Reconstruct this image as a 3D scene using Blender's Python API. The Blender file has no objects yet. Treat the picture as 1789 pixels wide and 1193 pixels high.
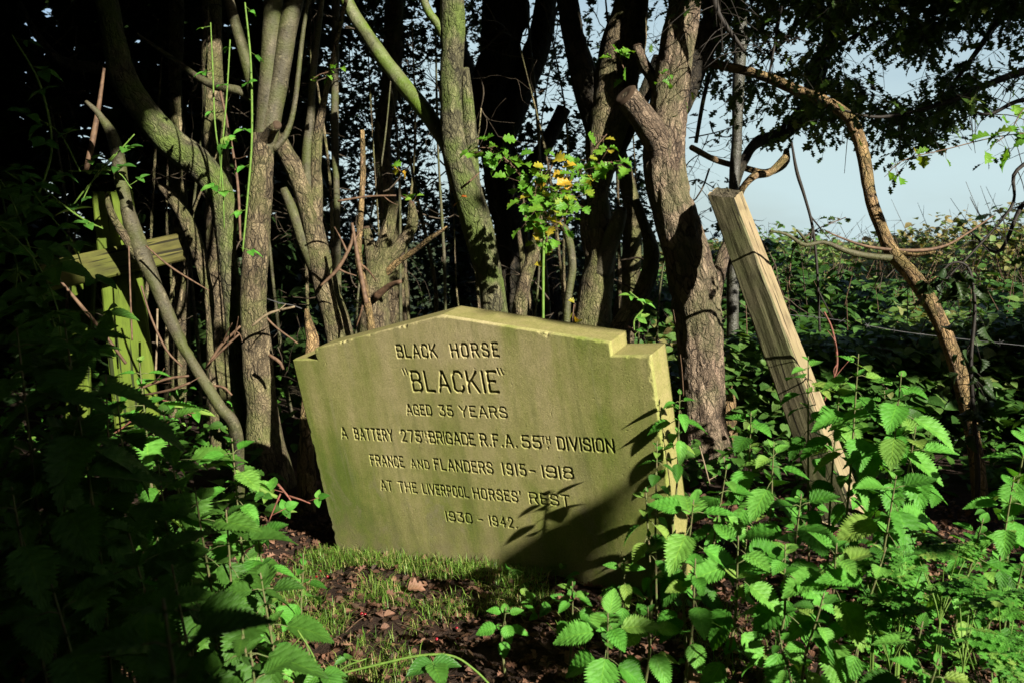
import bpy, math, random
import numpy as np
from mathutils import Vector, Matrix
R_ = np.random.default_rng(7); random.seed(7)
SC = bpy.context.scene; COL = SC.collection
# ------------------------------------------------------------------ camera
F_PX, PW, PH = 1500.09, 1789.0, 1193.0
CAM = np.array([0.0, 0.0, 0.9219]); PITCH = 0.113832
RIGHT = np.array([1.0, 0, 0]); FWD = np.array([0, math.cos(PITCH), -math.sin(PITCH)]); UPV = np.array([0, math.sin(PITCH), math.cos(PITCH)])
cd = bpy.data.cameras.new('camera'); co = bpy.data.objects.new('camera', cd); COL.objects.link(co)
co.location = CAM; co.rotation_euler = (math.pi/2-PITCH, 0, 0)
cd.sensor_width = 36; cd.lens = F_PX/PW*36; cd.clip_start = 0.02; cd.clip_end = 2000
cd.dof.use_dof = True; cd.dof.focus_distance = 2.4; cd.dof.aperture_fstop = 9
SC.camera = co
# ------------------------------------------------------------------ sky, sun, exposure
SUN_PHI, SUN_EL = math.radians(53), math.radians(28)
S = np.array([math.cos(SUN_EL)*math.cos(SUN_PHI), -math.cos(SUN_EL)*math.sin(SUN_PHI), math.sin(SUN_EL)])   # towards the sun
W = bpy.data.worlds.new("World"); SC.world = W; W.use_nodes = True
nt = W.node_tree; bg = nt.nodes['Background']
sk = nt.nodes.new('ShaderNodeTexSky'); sk.sky_type = 'NISHITA'; sk.sun_disc = False
sk.sun_elevation = SUN_EL; sk.sun_rotation = math.atan2(S[0], S[1]); sk.air_density = 1.0; sk.dust_density = 2.0; sk.ozone_density = 1.5
# a bright thin veil of cloud low over the field ahead
tcw = nt.nodes.new('ShaderNodeTexCoord'); spw = nt.nodes.new('ShaderNodeSeparateXYZ'); nt.links.new(tcw.outputs['Generated'], spw.inputs[0])
def wmath(op, a, b=0.0):
    n = nt.nodes.new('ShaderNodeMath'); n.operation = op
    for i, v in enumerate((a, b)):
        if isinstance(v, bpy.types.NodeSocket): nt.links.new(v, n.inputs[i])
        else: n.inputs[i].default_value = v
    return n.outputs[0]
def wmap(v, a, b, lo, hi):
    n = nt.nodes.new('ShaderNodeMapRange'); n.interpolation_type = 'SMOOTHSTEP'; nt.links.new(v, n.inputs[0])
    for i, q in enumerate((a, b, lo, hi)): n.inputs[i+1].default_value = q
    return n.outputs[0]
nzw = nt.nodes.new('ShaderNodeTexNoise'); mpw = nt.nodes.new('ShaderNodeMapping'); mpw.inputs['Scale'].default_value = (1, 1, 3.5); nt.links.new(tcw.outputs['Generated'], mpw.inputs[0]); nt.links.new(mpw.outputs[0], nzw.inputs[0]); nzw.inputs['Scale'].default_value = 2.2; nzw.inputs['Detail'].default_value = 5
azw = wmath('ADD', wmath('MULTIPLY', spw.outputs[0], .40), wmath('MULTIPLY', spw.outputs[1], .92))
veil = wmath('MULTIPLY', wmap(azw, .45, .85, 0, 1), wmap(spw.outputs[2], .02, .55, 1.0, .0)); veil = wmath('MULTIPLY', veil, wmap(nzw.outputs[0], .30, .70, .66, 1.15))
mxw = nt.nodes.new('ShaderNodeMix'); mxw.data_type = 'RGBA'; nt.links.new(veil, mxw.inputs[0]); nt.links.new(sk.outputs[0], mxw.inputs[6]); mxw.inputs[7].default_value = (4.3, 5.5, 5.7, 1)
nt.links.new(mxw.outputs[2], bg.inputs[0]); bg.inputs[1].default_value = 0.05
sl = bpy.data.lights.new('sun', 'SUN'); sl.energy = 5.0; sl.angle = math.radians(0.53); sl.color = (1.0, 0.94, 0.82)
so = bpy.data.objects.new('sun', sl); COL.objects.link(so); so.rotation_euler = Vector(S).to_track_quat('Z', 'Y').to_euler(); so.location = (4, -5, 5)
SC.view_settings.view_transform = 'Standard'; SC.view_settings.look = 'None'; SC.view_settings.gamma = 1; SC.view_settings.exposure = 1.5
SC.render.engine = 'CYCLES'
cy = SC.cycles
cy.max_bounces = 5; cy.diffuse_bounces = 2; cy.glossy_bounces = 2; cy.transmission_bounces = 3; cy.use_denoising = True
# ------------------------------------------------------------------ helpers
def wp(px, py, d):
    return CAM + d*((px-PW/2)/F_PX*RIGHT - (py-PH/2)/F_PX*UPV + FWD)
def proj(p):
    p = np.asarray(p, float)-CAM
    d = p@FWD
    return PW/2+F_PX*(p@RIGHT)/d, PH/2-F_PX*(p@UPV)/d, d
def gz(x, y):
    x = np.asarray(x, float); y = np.asarray(y, float)
    z = 0.055*np.tanh((x+0.30)/0.45)*np.exp(-((y-2.3)/1.6)**2)+0.012
    z = z+0.02*np.sin(1.7*x+.4)*np.sin(1.3*y)+np.where(y > 5, 0.002*(y-5), 0)
    return z
def ground(px, py):
    d = wp(px, py, 1.0)-CAM; k = 1.0
    for _ in range(30):
        p = CAM+k*d; k = (float(gz(p[0], p[1]))-CAM[2])/d[2]
    p = CAM+k*d; p[2] = gz(p[0], p[1]); return p
def _h(i, j, k, s):
    v = np.sin(i*127.1+j*311.7+k*74.7+s*19.19)*43758.5453
    return v-np.floor(v)
def vn(p, s=0):
    p = np.asarray(p, float); f = np.floor(p); t = p-f; t = t*t*(3-2*t)
    i, j, k = f[..., 0], f[..., 1], f[..., 2]; x, y, z = t[..., 0], t[..., 1], t[..., 2]
    a = (_h(i, j, k, s)*(1-x)+_h(i+1, j, k, s)*x)*(1-y)+(_h(i, j+1, k, s)*(1-x)+_h(i+1, j+1, k, s)*x)*y
    b = (_h(i, j, k+1, s)*(1-x)+_h(i+1, j, k+1, s)*x)*(1-y)+(_h(i, j+1, k+1, s)*(1-x)+_h(i+1, j+1, k+1, s)*x)*y
    return a*(1-z)+b*z
def fbm(p, s=0, o=3):
    r = 0; a = .5
    for q in range(o):
        r = r+a*vn(p*(2**q), s+q); a *= .5
    return r/(1-.5**o)
class MB:
    def __init__(s): s.V = []; s.F3 = []; s.F4 = []; s.n = 0; s.A = {}; s.M3 = []; s.M4 = []
    def add(s, v, f3=None, f4=None, m=0, **at):
        v = np.asarray(v, np.float32).reshape(-1, 3); s.V.append(v)
        if f3 is not None and len(f3): f3 = np.asarray(f3, np.int64).reshape(-1, 3); s.F3.append(f3+s.n); s.M3.append(np.full(len(f3), m))
        if f4 is not None and len(f4): f4 = np.asarray(f4, np.int64).reshape(-1, 4); s.F4.append(f4+s.n); s.M4.append(np.full(len(f4), m))
        for k, a in at.items():
            s.A.setdefault(k, []).append((s.n, np.asarray(a, np.float32)))
        s.n += len(v)
    def build(s, name, mats, parent=None, smooth=True):
        me = bpy.data.meshes.new(name); V = np.concatenate(s.V)
        F3 = np.concatenate(s.F3) if s.F3 else np.zeros((0, 3), int); F4 = np.concatenate(s.F4) if s.F4 else np.zeros((0, 4), int)
        mi = np.concatenate([np.concatenate(s.M3) if s.M3 else np.zeros(0), np.concatenate(s.M4) if s.M4 else np.zeros(0)]).astype(np.int32)
        me.vertices.add(len(V)); me.vertices.foreach_set('co', V.ravel())
        nl = F3.size+F4.size; me.loops.add(nl); me.loops.foreach_set('vertex_index', np.concatenate([F3.ravel(), F4.ravel()]).astype(np.int32))
        npoly = len(F3)+len(F4); me.polygons.add(npoly)
        st = np.concatenate([np.arange(len(F3))*3, F3.size+np.arange(len(F4))*4]).astype(np.int32)
        me.polygons.foreach_set('loop_start', st); me.polygons.foreach_set('material_index', mi)
        me.polygons.foreach_set('use_smooth', np.full(npoly, smooth))
        for k, lst in s.A.items():
            d = 1 if lst[0][1].ndim == 1 else lst[0][1].shape[1]
            arr = np.zeros((len(V), d), np.float32)
            for n0, a in lst: arr[n0:n0+len(a)] = a.reshape(len(a), d)
            at = me.attributes.new(k, 'FLOAT' if d == 1 else 'FLOAT_VECTOR', 'POINT')
            at.data.foreach_set('value' if d == 1 else 'vector', arr.ravel())
        me.update(calc_edges=True); me.validate()
        for m in (mats if isinstance(mats, (list, tuple)) else [mats]): me.materials.append(m)
        o = bpy.data.objects.new(name, me); COL.objects.link(o)
        if parent is not None:
            o.parent = parent; o.matrix_parent_inverse = Matrix.Translation(-Vector(parent.location))
        return o
def tag(o, label, cat, group=None):
    o['label'] = label; o['category'] = cat
    if group: o['group'] = group
    return o
def thing(name, label, cat, loc, group=None):
    o = bpy.data.objects.new(name, None); COL.objects.link(o); o.location = tuple(float(a) for a in loc); o.empty_display_size = .1
    return tag(o, label, cat, group)
def kind(o, k): o['kind'] = k; return o
def resample(P, step):
    P = np.asarray(P, float); n = len(P)
    if n < 3: Q = np.linspace(P[0], P[-1], 20)
    else:
        E = np.vstack([2*P[0]-P[1], P, 2*P[-1]-P[-2]]); Q = []
        for i in range(1, n):
            a, b, c, d = E[i-1], E[i], E[i+1], E[i+2]
            for t in np.linspace(0, 1, 24, endpoint=False):
                Q.append(.5*((2*b)+(c-a)*t+(2*a-5*b+4*c-d)*t*t+(3*b-a-3*c+d)*t**3))
        Q.append(P[-1]); Q = np.array(Q)
    L = np.r_[0, np.cumsum(np.linalg.norm(np.diff(Q[:, :3], axis=0), axis=1))]
    m = max(3, int(L[-1]/step)+1); u = np.linspace(0, L[-1], m)
    return np.stack([np.interp(u, L, Q[:, k]) for k in range(Q.shape[1])], 1), u
def tube(mb, P, sides=10, step=.03, rough=0.0, seed=0, m=0, freq=26, lump=0.0, endcap=True, square=False):
    """P: rows (x, y, z, radius)"""
    Q, L = resample(P, step); n = len(Q); T = np.gradient(Q[:, :3], axis=0); T /= np.linalg.norm(T, axis=1)[:, None]+1e-12
    a = np.array([1.0, 0, 0]) if abs(T[0][0]) < .8 else np.array([0, 1.0, 0])
    N = np.zeros((n, 3)); v = np.cross(T[0], a); N[0] = v/np.linalg.norm(v)
    for i in range(1, n):
        v = N[i-1]-T[i]*(N[i-1]@T[i]); N[i] = v/np.linalg.norm(v)
    B = np.cross(T, N); th = np.linspace(0, 2*math.pi, sides, endpoint=False)
    c, s = np.cos(th), np.sin(th); r = np.maximum(Q[:, 3], .0004)
    tc = np.stack([r[:, None]*c, r[:, None]*s, np.repeat(L[:, None], sides, 1)+seed*3.7], -1)
    rr = np.repeat(r[:, None], sides, 1)
    if lump: rr = rr*(1+lump*(fbm(np.stack([tc[..., 0]*9, tc[..., 1]*9, tc[..., 2]*7], -1), seed+5, 2)-.5)*2)
    if rough:
        q = tc*np.array([freq, freq, freq*.28]); w = fbm(q*.5, seed+9, 2)
        q = q+(w[..., None]-.5)*1.2
        rid = 1-np.abs(2*vn(q, seed)-1); rid2 = 1-np.abs(2*vn(q*2.1+7, seed+1)-1)
        crack = np.clip((np.maximum(rid, .85*rid2)-.72)/.28, 0, 1)
        rr = rr+rough*(-crack*1.0+.5*(fbm(q*1.7, seed+3, 2)-.5))
    V = Q[:, None, :3]+rr[..., None]*(N[:, None]*c[None, :, None]+B[:, None]*s[None, :, None])
    idx = np.arange(n*sides).reshape(n, sides); nx = np.roll(idx, -1, 1)
    f4 = np.stack([idx[:-1], nx[:-1], nx[1:], idx[1:]], -1).reshape(-1, 4)
    V = V.reshape(-1, 3); tc = tc.reshape(-1, 3)
    f3 = []
    if endcap:
        V = np.vstack([V, Q[0, :3]-T[0]*r[0]*.15, Q[-1, :3]+T[-1]*r[-1]*.15]); tc = np.vstack([tc, tc[:1]*[0, 0, 1], tc[-1:]*[0, 0, 1]])
        k0, k1 = n*sides, n*sides+1
        f3 = [[k0, nx[0, j], idx[0, j]] for j in range(sides)]+[[k1, idx[-1, j], nx[-1, j]] for j in range(sides)]
    mb.add(V, f3, f4, m, tc=tc)
    return Q
# ---------------------------------------------------------------- materials
def mat(name):
    m = bpy.data.materials.new(name); m.use_nodes = True; t = m.node_tree; b = t.nodes['Principled BSDF']
    def N(ty, **kw):
        n = t.nodes.new('ShaderNode'+ty)
        for k, v in kw.items():
            if k in n.inputs.keys() or isinstance(k, int): pass
            if hasattr(n, k): setattr(n, k, v)
        return n
    def setin(n, i, v):
        if isinstance(v, bpy.types.NodeSocket): t.links.new(v, n.inputs[i])
        else: n.inputs[i].default_value = v
    def attr(nm, out='Vector'):
        n = N('Attribute'); n.attribute_name = nm; return n.outputs[out]
    def noise(vec, scale, detail=4, rough=.55, dist=0.0):
        n = N('TexNoise'); setin(n, 'Vector', vec); setin(n, 'Scale', scale); setin(n, 'Detail', detail); setin(n, 'Roughness', rough); setin(n, 'Distortion', dist); return n.outputs[0]
    def vor(vec, scale, feature='F1'):
        n = N('TexVoronoi'); n.feature = feature; setin(n, 'Vector', vec); setin(n, 'Scale', scale); return n.outputs['Distance']
    def mapping(vec, sc):
        n = N('Mapping'); setin(n, 'Vector', vec); n.inputs['Scale'].default_value = sc; return n.outputs[0]
    def ramp(f, *st):
        n = N('ValToRGB'); setin(n, 0, f); e = n.color_ramp.elements
        while len(e) < len(st): e.new(.5)
        for q, (p, c) in zip(e, st): q.position = p; q.color = (*c, 1) if len(c) == 3 else c
        return n.outputs[0]
    def rampf(f, a, b, lo=0.0, hi=1.0):
        n = N('MapRange'); setin(n, 0, f); n.inputs[1].default_value = a; n.inputs[2].default_value = b; n.inputs[3].default_value = lo; n.inputs[4].default_value = hi; return n.outputs[0]
    def mix(f, a, b, blend='MIX'):
        n = N('Mix'); n.data_type = 'RGBA'; n.blend_type = blend; setin(n, 0, f)
        for i, v in ((6, a), (7, b)):
            if isinstance(v, bpy.types.NodeSocket): t.links.new(v, n.inputs[i])
            else: n.inputs[i].default_value = (*v, 1)
        return n.outputs[2]
    def math_(op, a, b=0.0, c=None):
        n = N('Math'); n.operation = op; setin(n, 0, a); setin(n, 1, b)
        if c is not None: setin(n, 2, c)
        return n.outputs[0]
    def bump(h, dist, strength=1.0, normal=None):
        n = N('Bump'); setin(n, 'Height', h); n.inputs['Distance'].default_value = dist; n.inputs['Strength'].default_value = strength
        if normal is not None: t.links.new(normal, n.inputs['Normal'])
        return n.outputs[0]
    def out(color, rough=.8, normal=None, spec=.3):
        setin(b, 'Base Color', color if isinstance(color, bpy.types.NodeSocket) else (*color, 1)); setin(b, 'Roughness', rough); b.inputs['Specular IOR Level'].default_value = spec
        if normal is not None: t.links.new(normal, b.inputs['Normal'])
    class K: pass
    k = K(); k.__dict__.update(locals()); return k
def bark_mat(name, light, dark, green, gamt, smooth=False, pink=None, rough=.85):
    k = mat(name); tc = k.attr('tc'); v = k.mapping(tc, (1, 1, .3))
    n1 = k.noise(v, 28, 5, .6, .4); n2 = k.noise(tc, 7, 3); n3 = k.noise(tc, 160, 3, .7)
    if smooth:
        c = k.mix(k.rampf(n1, .35, .7), dark, light); c = k.mix(k.rampf(k.noise(k.mapping(tc, (1, 1, 3)), 60, 3), .62, .7), c, tuple(a*.45 for a in dark))
        c = k.mix(k.rampf(k.noise(tc, 24, 5, .75), .57, .64), c, tuple(min(1, a*1.7) for a in light)); c = k.mix(k.rampf(k.noise(tc, 48, 5, .75, .5), .56, .66), c, tuple(a*.5 for a in dark))
        h = k.noise(k.mapping(tc, (1, 1, 2.2)), 70, 4, .6); bm = k.bump(h, .007, .8)
        bm = k.bump(n3, .001, .6, bm)
    else:
        dn = k.N('TexNoise'); k.setin(dn, 'Vector', tc); k.setin(dn, 'Scale', 22.0); k.setin(dn, 'Detail', 4.0)
        va = k.N('VectorMath'); va.operation = 'MULTIPLY_ADD'; k.setin(va, 0, dn.outputs['Color']); va.inputs[1].default_value = (.035, .035, .06); k.setin(va, 2, tc)
        v2 = k.mapping(va.outputs[0], (1, 1, .36))
        ed = k.vor(v2, 44, 'DISTANCE_TO_EDGE'); ed2 = k.vor(k.mapping(va.outputs[0], (1, 1, .5)), 95, 'DISTANCE_TO_EDGE')
        msk = k.rampf(k.noise(tc, 17, 3), .36, .56); wd = k.rampf(k.noise(v2, 30, 3), .3, .7, .05, .22)
        cr = k.math_('MINIMUM', 1.0, k.math_('DIVIDE', ed, wd)); cr = k.math_('MAXIMUM', cr, k.math_('MULTIPLY', k.math_('SUBTRACT', 1.0, msk), .8))
        cr2 = k.rampf(ed2, .0, .14, .45, 1); cr = k.math_('MULTIPLY', cr, cr2)
        vc = k.N('TexVoronoi'); k.setin(vc, 'Vector', v2); k.setin(vc, 'Scale', 44.0); sc_ = k.N('SeparateColor'); k.setin(sc_, 0, vc.outputs['Color']); cell = sc_.outputs[0]
        c = k.mix(k.rampf(n1, .3, .7), dark, light)
        if pink: c = k.mix(k.rampf(k.noise(v, 16, 3), .56, .68), c, pink)
        c = k.mix(k.rampf(n3, .25, .75, .25, 0), c, tuple(a*.35 for a in dark))
        c = k.mix(k.rampf(cell, .5, 1, 0, .75), c, tuple(a*1.45 for a in light)); c = k.mix(k.rampf(cell, .0, .4, .6, 0), c, dark); c = k.mix(k.rampf(cr, .0, .75), tuple(a*.16 for a in dark), c)
        h = k.math_('ADD', k.math_('MULTIPLY', cr, .8), k.math_('MULTIPLY', n3, .45)); bm = k.bump(h, .009, 1.0)
    c = k.mix(k.math_('MULTIPLY', k.rampf(n2, .42, .62), gamt), c, green)
    k.out(c, rough, bm, .3 if smooth else .25); return k.m
M = {}
M['bark_pink'] = bark_mat('bark_rugged_pinkish', (.183, .136, .093), (.083, .058, .038), (.096, .100, .041), .5, pink=(.221, .147, .107))
M['bark'] = bark_mat('bark_rugged', (.161, .127, .074), (.069, .051, .029), (.091, .099, .030), .7)
M['bark_green'] = bark_mat('bark_algae', (.129, .120, .064), (.055, .051, .026), (.074, .104, .021), .95)
M['bark_smooth'] = bark_mat('bark_smooth', (.088, .078, .046), (.036, .031, .017), (.050, .062, .012), .8, True, rough=.62)
M['bark_moss'] = bark_mat('bark_smooth_mossy', (.128, .133, .070), (.058, .064, .023), (.075, .122, .012), .95, True, rough=.5)
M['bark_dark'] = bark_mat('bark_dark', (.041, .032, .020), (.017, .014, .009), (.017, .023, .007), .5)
M['bark_pole'] = bark_mat('bark_pole', (.070, .070, .058), (.035, .032, .026), (.035, .041, .017), .4, True, rough=.35)
M['bark_tan'] = bark_mat('bark_tan', (.244, .162, .075), (.116, .075, .035), (.116, .099, .029), .5, pink=(.302, .191, .122))
def twig_mat(nm, a, b):
    k = mat(nm); tc = k.attr('tc'); c = k.mix(k.rampf(k.noise(tc, 60, 3), .35, .65), a, b); k.out(c, .7, k.bump(k.noise(tc, 300, 2), .001, .7)); return k.m
M['twig'] = twig_mat('dry_twig', (.125, .075, .042), (.06, .034, .02))
M['twig_pale'] = twig_mat('pale_twig', (.20, .155, .095), (.10, .075, .042))
M['twig_dark'] = twig_mat('dark_twig', (.02, .015, .010), (.010, .008, .006))
M['twig_mid'] = twig_mat('thicket_twig', (.06, .045, .028), (.03, .022, .014))
M['stem_green'] = twig_mat('green_stem', (.102, .180, .024), (.066, .126, .018))
M['stem_nettle'] = twig_mat('nettle_stem', (.080, .130, .030), (.120, .084, .048))
M['stem_red'] = twig_mat('red_stem', (.180, .060, .042), (.090, .042, .024))
def leaf_mat(nm, cols, trans=.3, rough=.6, vein=.5, k_v=7, spec=.25):
    k = mat(nm); r = k.attr('rnd', 'Fac'); luv = k.attr('luv'); sp = k.N('SeparateXYZ'); k.setin(sp, 0, luv)
    n = len(cols); c = k.ramp(r, *[(i/(n-1), cc) for i, cc in enumerate(cols)])
    geo = k.N('NewGeometry').outputs['Position']
    c = k.mix(k.rampf(k.noise(geo, 55, 3), .35, .7), c, k.mix(1.0, c, (.62, .66, .5), 'MULTIPLY'))
    av = k.math_('ABSOLUTE', sp.outputs[1])
    ph = k.math_('SUBTRACT', sp.outputs[0], k.math_('MULTIPLY', av, .34))
    wv = k.math_('ABSOLUTE', k.math_('SINE', k.math_('MULTIPLY', ph, math.pi*k_v)))
    side = k.rampf(wv, .0, .16, 1, 0); mid = k.rampf(av, .0, .07, 1, 0); ve = k.math_('MAXIMUM', mid, k.math_('MULTIPLY', side, .6))
    c = k.mix(k.math_('MULTIPLY', ve, vein), c, k.mix(1.0, c, (1.9, 1.55, 1.1), 'MULTIPLY'))
    h = k.math_('ADD', k.math_('POWER', wv, .6), k.math_('MULTIPLY', k.noise(geo, 260, 3), .5))
    bm = k.bump(h, .0016, .5)
    k.out(c, rough, bm, spec)
    tr = k.N('BsdfTranslucent'); k.setin(tr, 0, k.mix(1.0, c, (1.5, 1.45, .55), 'MULTIPLY')); k.t.links.new(bm, tr.inputs['Normal'])
    ms = k.N('MixShader'); k.setin(ms, 0, trans); k.t.links.new(k.b.outputs[0], ms.inputs[1]); k.t.links.new(tr.outputs[0], ms.inputs[2])
    k.t.links.new(ms.outputs[0], k.t.nodes['Material Output'].inputs['Surface']); return k.m
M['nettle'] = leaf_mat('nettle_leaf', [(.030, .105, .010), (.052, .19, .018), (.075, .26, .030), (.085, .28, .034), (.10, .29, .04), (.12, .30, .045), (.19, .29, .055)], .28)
M['nettle_shaded'] = leaf_mat('nettle_leaf_shaded', [(.034, .095, .012), (.048, .13, .016), (.066, .165, .022)], .25)  # darker copy of the nettle leaf for shaded plants: shade put into its colour
M['bramble'] = leaf_mat('bramble_leaf', [(.03, .09, .018), (.05, .15, .025), (.07, .19, .03)], .2, .36)
M['haw'] = leaf_mat('hawthorn_leaf', [(.035, .07, .014), (.05, .10, .018), (.09, .12, .02)], .22, .4, .3, 5)
M['haw_bright'] = leaf_mat('hawthorn_leaf_fresh', [(.09, .24, .025), (.14, .28, .03), (.36, .30, .03), (.50, .26, .03)], .35, .4, .4, 5)
M['haw_autumn'] = leaf_mat('hawthorn_leaf_autumn', [(.45, .13, .03), (.50, .22, .04), (.42, .30, .05)], .3, .5, .4, 5)
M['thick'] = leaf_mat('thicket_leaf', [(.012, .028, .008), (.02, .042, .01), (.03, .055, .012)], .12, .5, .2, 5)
M['under'] = leaf_mat('undergrowth_leaf', [(.03, .08, .015), (.06, .14, .03), (.12, .19, .05), (.20, .16, .07)], .25, .45, .4, 6)
M['litter'] = leaf_mat('litter_leaf', [(.045, .027, .017), (.09, .045, .028), (.17, .085, .055), (.22, .13, .08)], .08, .65, .3, 5)
M['grass'] = leaf_mat('grass_blade', [(.06, .14, .018), (.10, .21, .03), (.17, .26, .05), (.34, .28, .14)], .3, .45, .1, 1)
def earth():
    k = mat('earth'); g = k.N('NewGeometry').outputs['Position']; n = k.noise(g, 9, 5, .65); n2 = k.noise(g, 90, 4, .7)
    c = k.ramp(k.math_('ADD', k.math_('MULTIPLY', n, .5), k.math_('MULTIPLY', n2, .5)), (.3, (.012, .008, .006)), (.55, (.035, .021, .014)), (.75, (.075, .046, .031)))
    sp = k.N('SeparateXYZ'); k.setin(sp, 0, g); c = k.mix(k.rampf(sp.outputs[1], 4.5, 8), c, k.mix(n, (.02, .035, .012), (.045, .06, .02)))
    k.out(c, .9, k.bump(n2, .02, .9), .15); return k.m
M['earth'] = earth()
def stone_mat():
    k = mat('mossy_sandstone'); tcn = k.N('TexCoord'); o = tcn.outputs['Object']; v = k.mapping(o, (1, 1, .22))
    n1 = k.noise(v, 8.5, 6, .68, .4); n2 = k.noise(o, 4.2, 5, .68, .3); n3 = k.noise(o, 210, 4, .85); n4 = k.noise(o, 38, 5, .7)
    sp = k.N('SeparateXYZ'); k.setin(sp, 0, o)
    sx = k.rampf(k.math_('ABSOLUTE', sp.outputs[0]), .18, .56, 0, .15)
    low = k.rampf(sp.outputs[2], -.1, -.5, 0, .14)
    g = k.math_('ADD', k.math_('ADD', k.math_('MULTIPLY', n1, .6), k.math_('MULTIPLY', n2, .4)), k.math_('ADD', sx, low))
    g = k.rampf(g, .40, .78, .0, 1.0)
    c = k.ramp(g, (.0, (.45, .375, .215)), (.25, (.40, .35, .17)), (.5, (.32, .305, .115)), (.8, (.19, .225, .05)), (1.0, (.125, .18, .03)))
    stv = k.noise(k.mapping(o, (1, 1, .07)), 16, 4, .7); c = k.mix(k.rampf(stv, .54, .70, 0, .55), c, (.15, .165, .055)); c = k.mix(k.rampf(stv, .44, .30, 0, .35), c, (.36, .32, .22))
    foot = k.math_('MULTIPLY', k.rampf(sp.outputs[2], -.42, -.60, 0, .8), k.rampf(k.noise(o, 14, 4, .7), .35, .6)); c = k.mix(foot, c, (.20, .165, .105))
    dry = k.attr('dry', 'Fac'); fl = k.ramp(k.math_('ADD', k.math_('MULTIPLY', n1, .5), k.math_('MULTIPLY', n4, .5)), (.3, (.20, .20, .055)), (.5, (.25, .225, .085)), (.7, (.27, .22, .105)))
    c = k.mix(dry, c, fl)
    # right-hand flank, top: paler dry stone
    geo = k.N('NewGeometry'); vt = k.N('VectorTransform'); vt.vector_type = 'NORMAL'; vt.convert_from = 'WORLD'; vt.convert_to = 'OBJECT'; k.setin(vt, 0, geo.outputs['True Normal'])
    # grey lichen bloom near the foot
    lz = k.rampf(k.math_('ABSOLUTE', k.math_('ADD', sp.outputs[2], .44)), .0, .2, 1, 0)
    li = k.math_('MULTIPLY', k.rampf(k.noise(k.mapping(o, (1, 1, .6)), 11, 5, .7, .5), .54, .66), k.math_('MULTIPLY', lz, .75))
    c = k.mix(k.math_('MULTIPLY', li, k.math_('SUBTRACT', 1.0, dry)), c, (.27, .235, .155))
    c = k.mix(k.rampf(n4, .35, .75, .32, 0), c, (.14, .135, .04))
    c = k.mix(k.rampf(n3, .36, .62, .55, 0), c, k.mix(1.0, c, (.40, .42, .35), 'MULTIPLY'))
    pits = k.rampf(k.vor(o, 120), .05, .13)
    pm = k.rampf(k.noise(o, 30, 2), .52, .6, 1, 0)
    pits = k.math_('MAXIMUM', pits, pm)
    h = k.math_('ADD', k.math_('MULTIPLY', n3, .5), k.math_('MULTIPLY', n4, .35))
    bm = k.bump(h, .003, .6); bm = k.bump(pits, .003, .8, bm)
    c = k.mix(pits, (.05, .05, .02), c)
    k.out(c, .9, bm, .15); return k.m
M['stone'] = stone_mat()
def wood_mat(nm, a, b, green, gamt, wave=False):
    k = mat(nm); tc = k.attr('tc'); v = k.mapping(tc, (1, 1, .06)); n = k.noise(v, 90, 4, .6, .6); n2 = k.noise(tc, 6, 3)
    if wave:
        sz = k.N('SeparateXYZ'); k.setin(sz, 0, tc); q = k.math_('ADD', k.math_('ADD', k.math_('MULTIPLY', sz.outputs[2], 620.0), k.math_('MULTIPLY', k.noise(k.mapping(tc, (1, 1, .35)), 26, 3, .5), 26.0)), k.math_('MULTIPLY', sz.outputs[1], 90.0))
        wv = k.noise(k.mapping(tc, (.30, .30, 1.0)), 150, 3, .55, 1.6)
        n = k.math_('ADD', k.math_('MULTIPLY', n, .55), k.math_('MULTIPLY', wv, .40))
    c = k.mix(k.rampf(n, .32, .62), b, a); c = k.mix(k.math_('MULTIPLY', k.rampf(n2, .35, .65), gamt), c, green)
    crack = k.rampf(k.noise(k.mapping(tc, (1, 1, .035)), 75, 3), .60, .64, 0, 1); c = k.mix(k.rampf(k.noise(k.mapping(tc, (1, 1, .4)), 22, 4), .5, .72, 0, .7), c, tuple(q*.5 for q in b)); kn = k.rampf(k.vor(k.mapping(tc, (1, 1, .5)), 7.5), .03, .07, 1, 0); c = k.mix(kn, c, tuple(q*.3 for q in b)); c = k.mix(crack, c, tuple(q*.22 for q in b))
    k.out(c, .8, k.bump(n, .004 if wave else .002, .8, k.bump(k.noise(tc, 350, 2), .0006, .6)), .2); return k.m
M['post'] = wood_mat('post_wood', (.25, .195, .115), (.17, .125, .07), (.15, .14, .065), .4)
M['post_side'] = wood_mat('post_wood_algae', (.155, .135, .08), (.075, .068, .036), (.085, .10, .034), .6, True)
M['post_end'] = wood_mat('post_end_grain', (.09, .075, .05), (.03, .024, .016), (.06, .06, .03), .4)
M['cross'] = wood_mat('cross_wood', (.092, .082, .022), (.055, .050, .014), (.07, .085, .012), .8)
M['cross_green'] = wood_mat('cross_wood_algae', (.085, .115, .013), (.055, .08, .008), (.065, .105, .006), .9)
def simple(nm, c, rough, spec=.5, metal=0):
    k = mat(nm); g = k.N('TexCoord').outputs['Object']; k.out(k.mix(k.rampf(k.noise(g, 90, 3), .3, .7), c, tuple(a*.7 for a in c)), rough, None, spec); k.b.inputs['Metallic'].default_value = metal; return k.m
M['berry'] = simple('berry_skin', (.25, .008, .02), .2, .6)
M['wire'] = simple('galvanised_wire', (.07, .07, .07), .6, .3, .3)
M['wood_cut'] = simple('sawn_end_grain', (.055, .036, .022), .9, .2)
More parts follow.
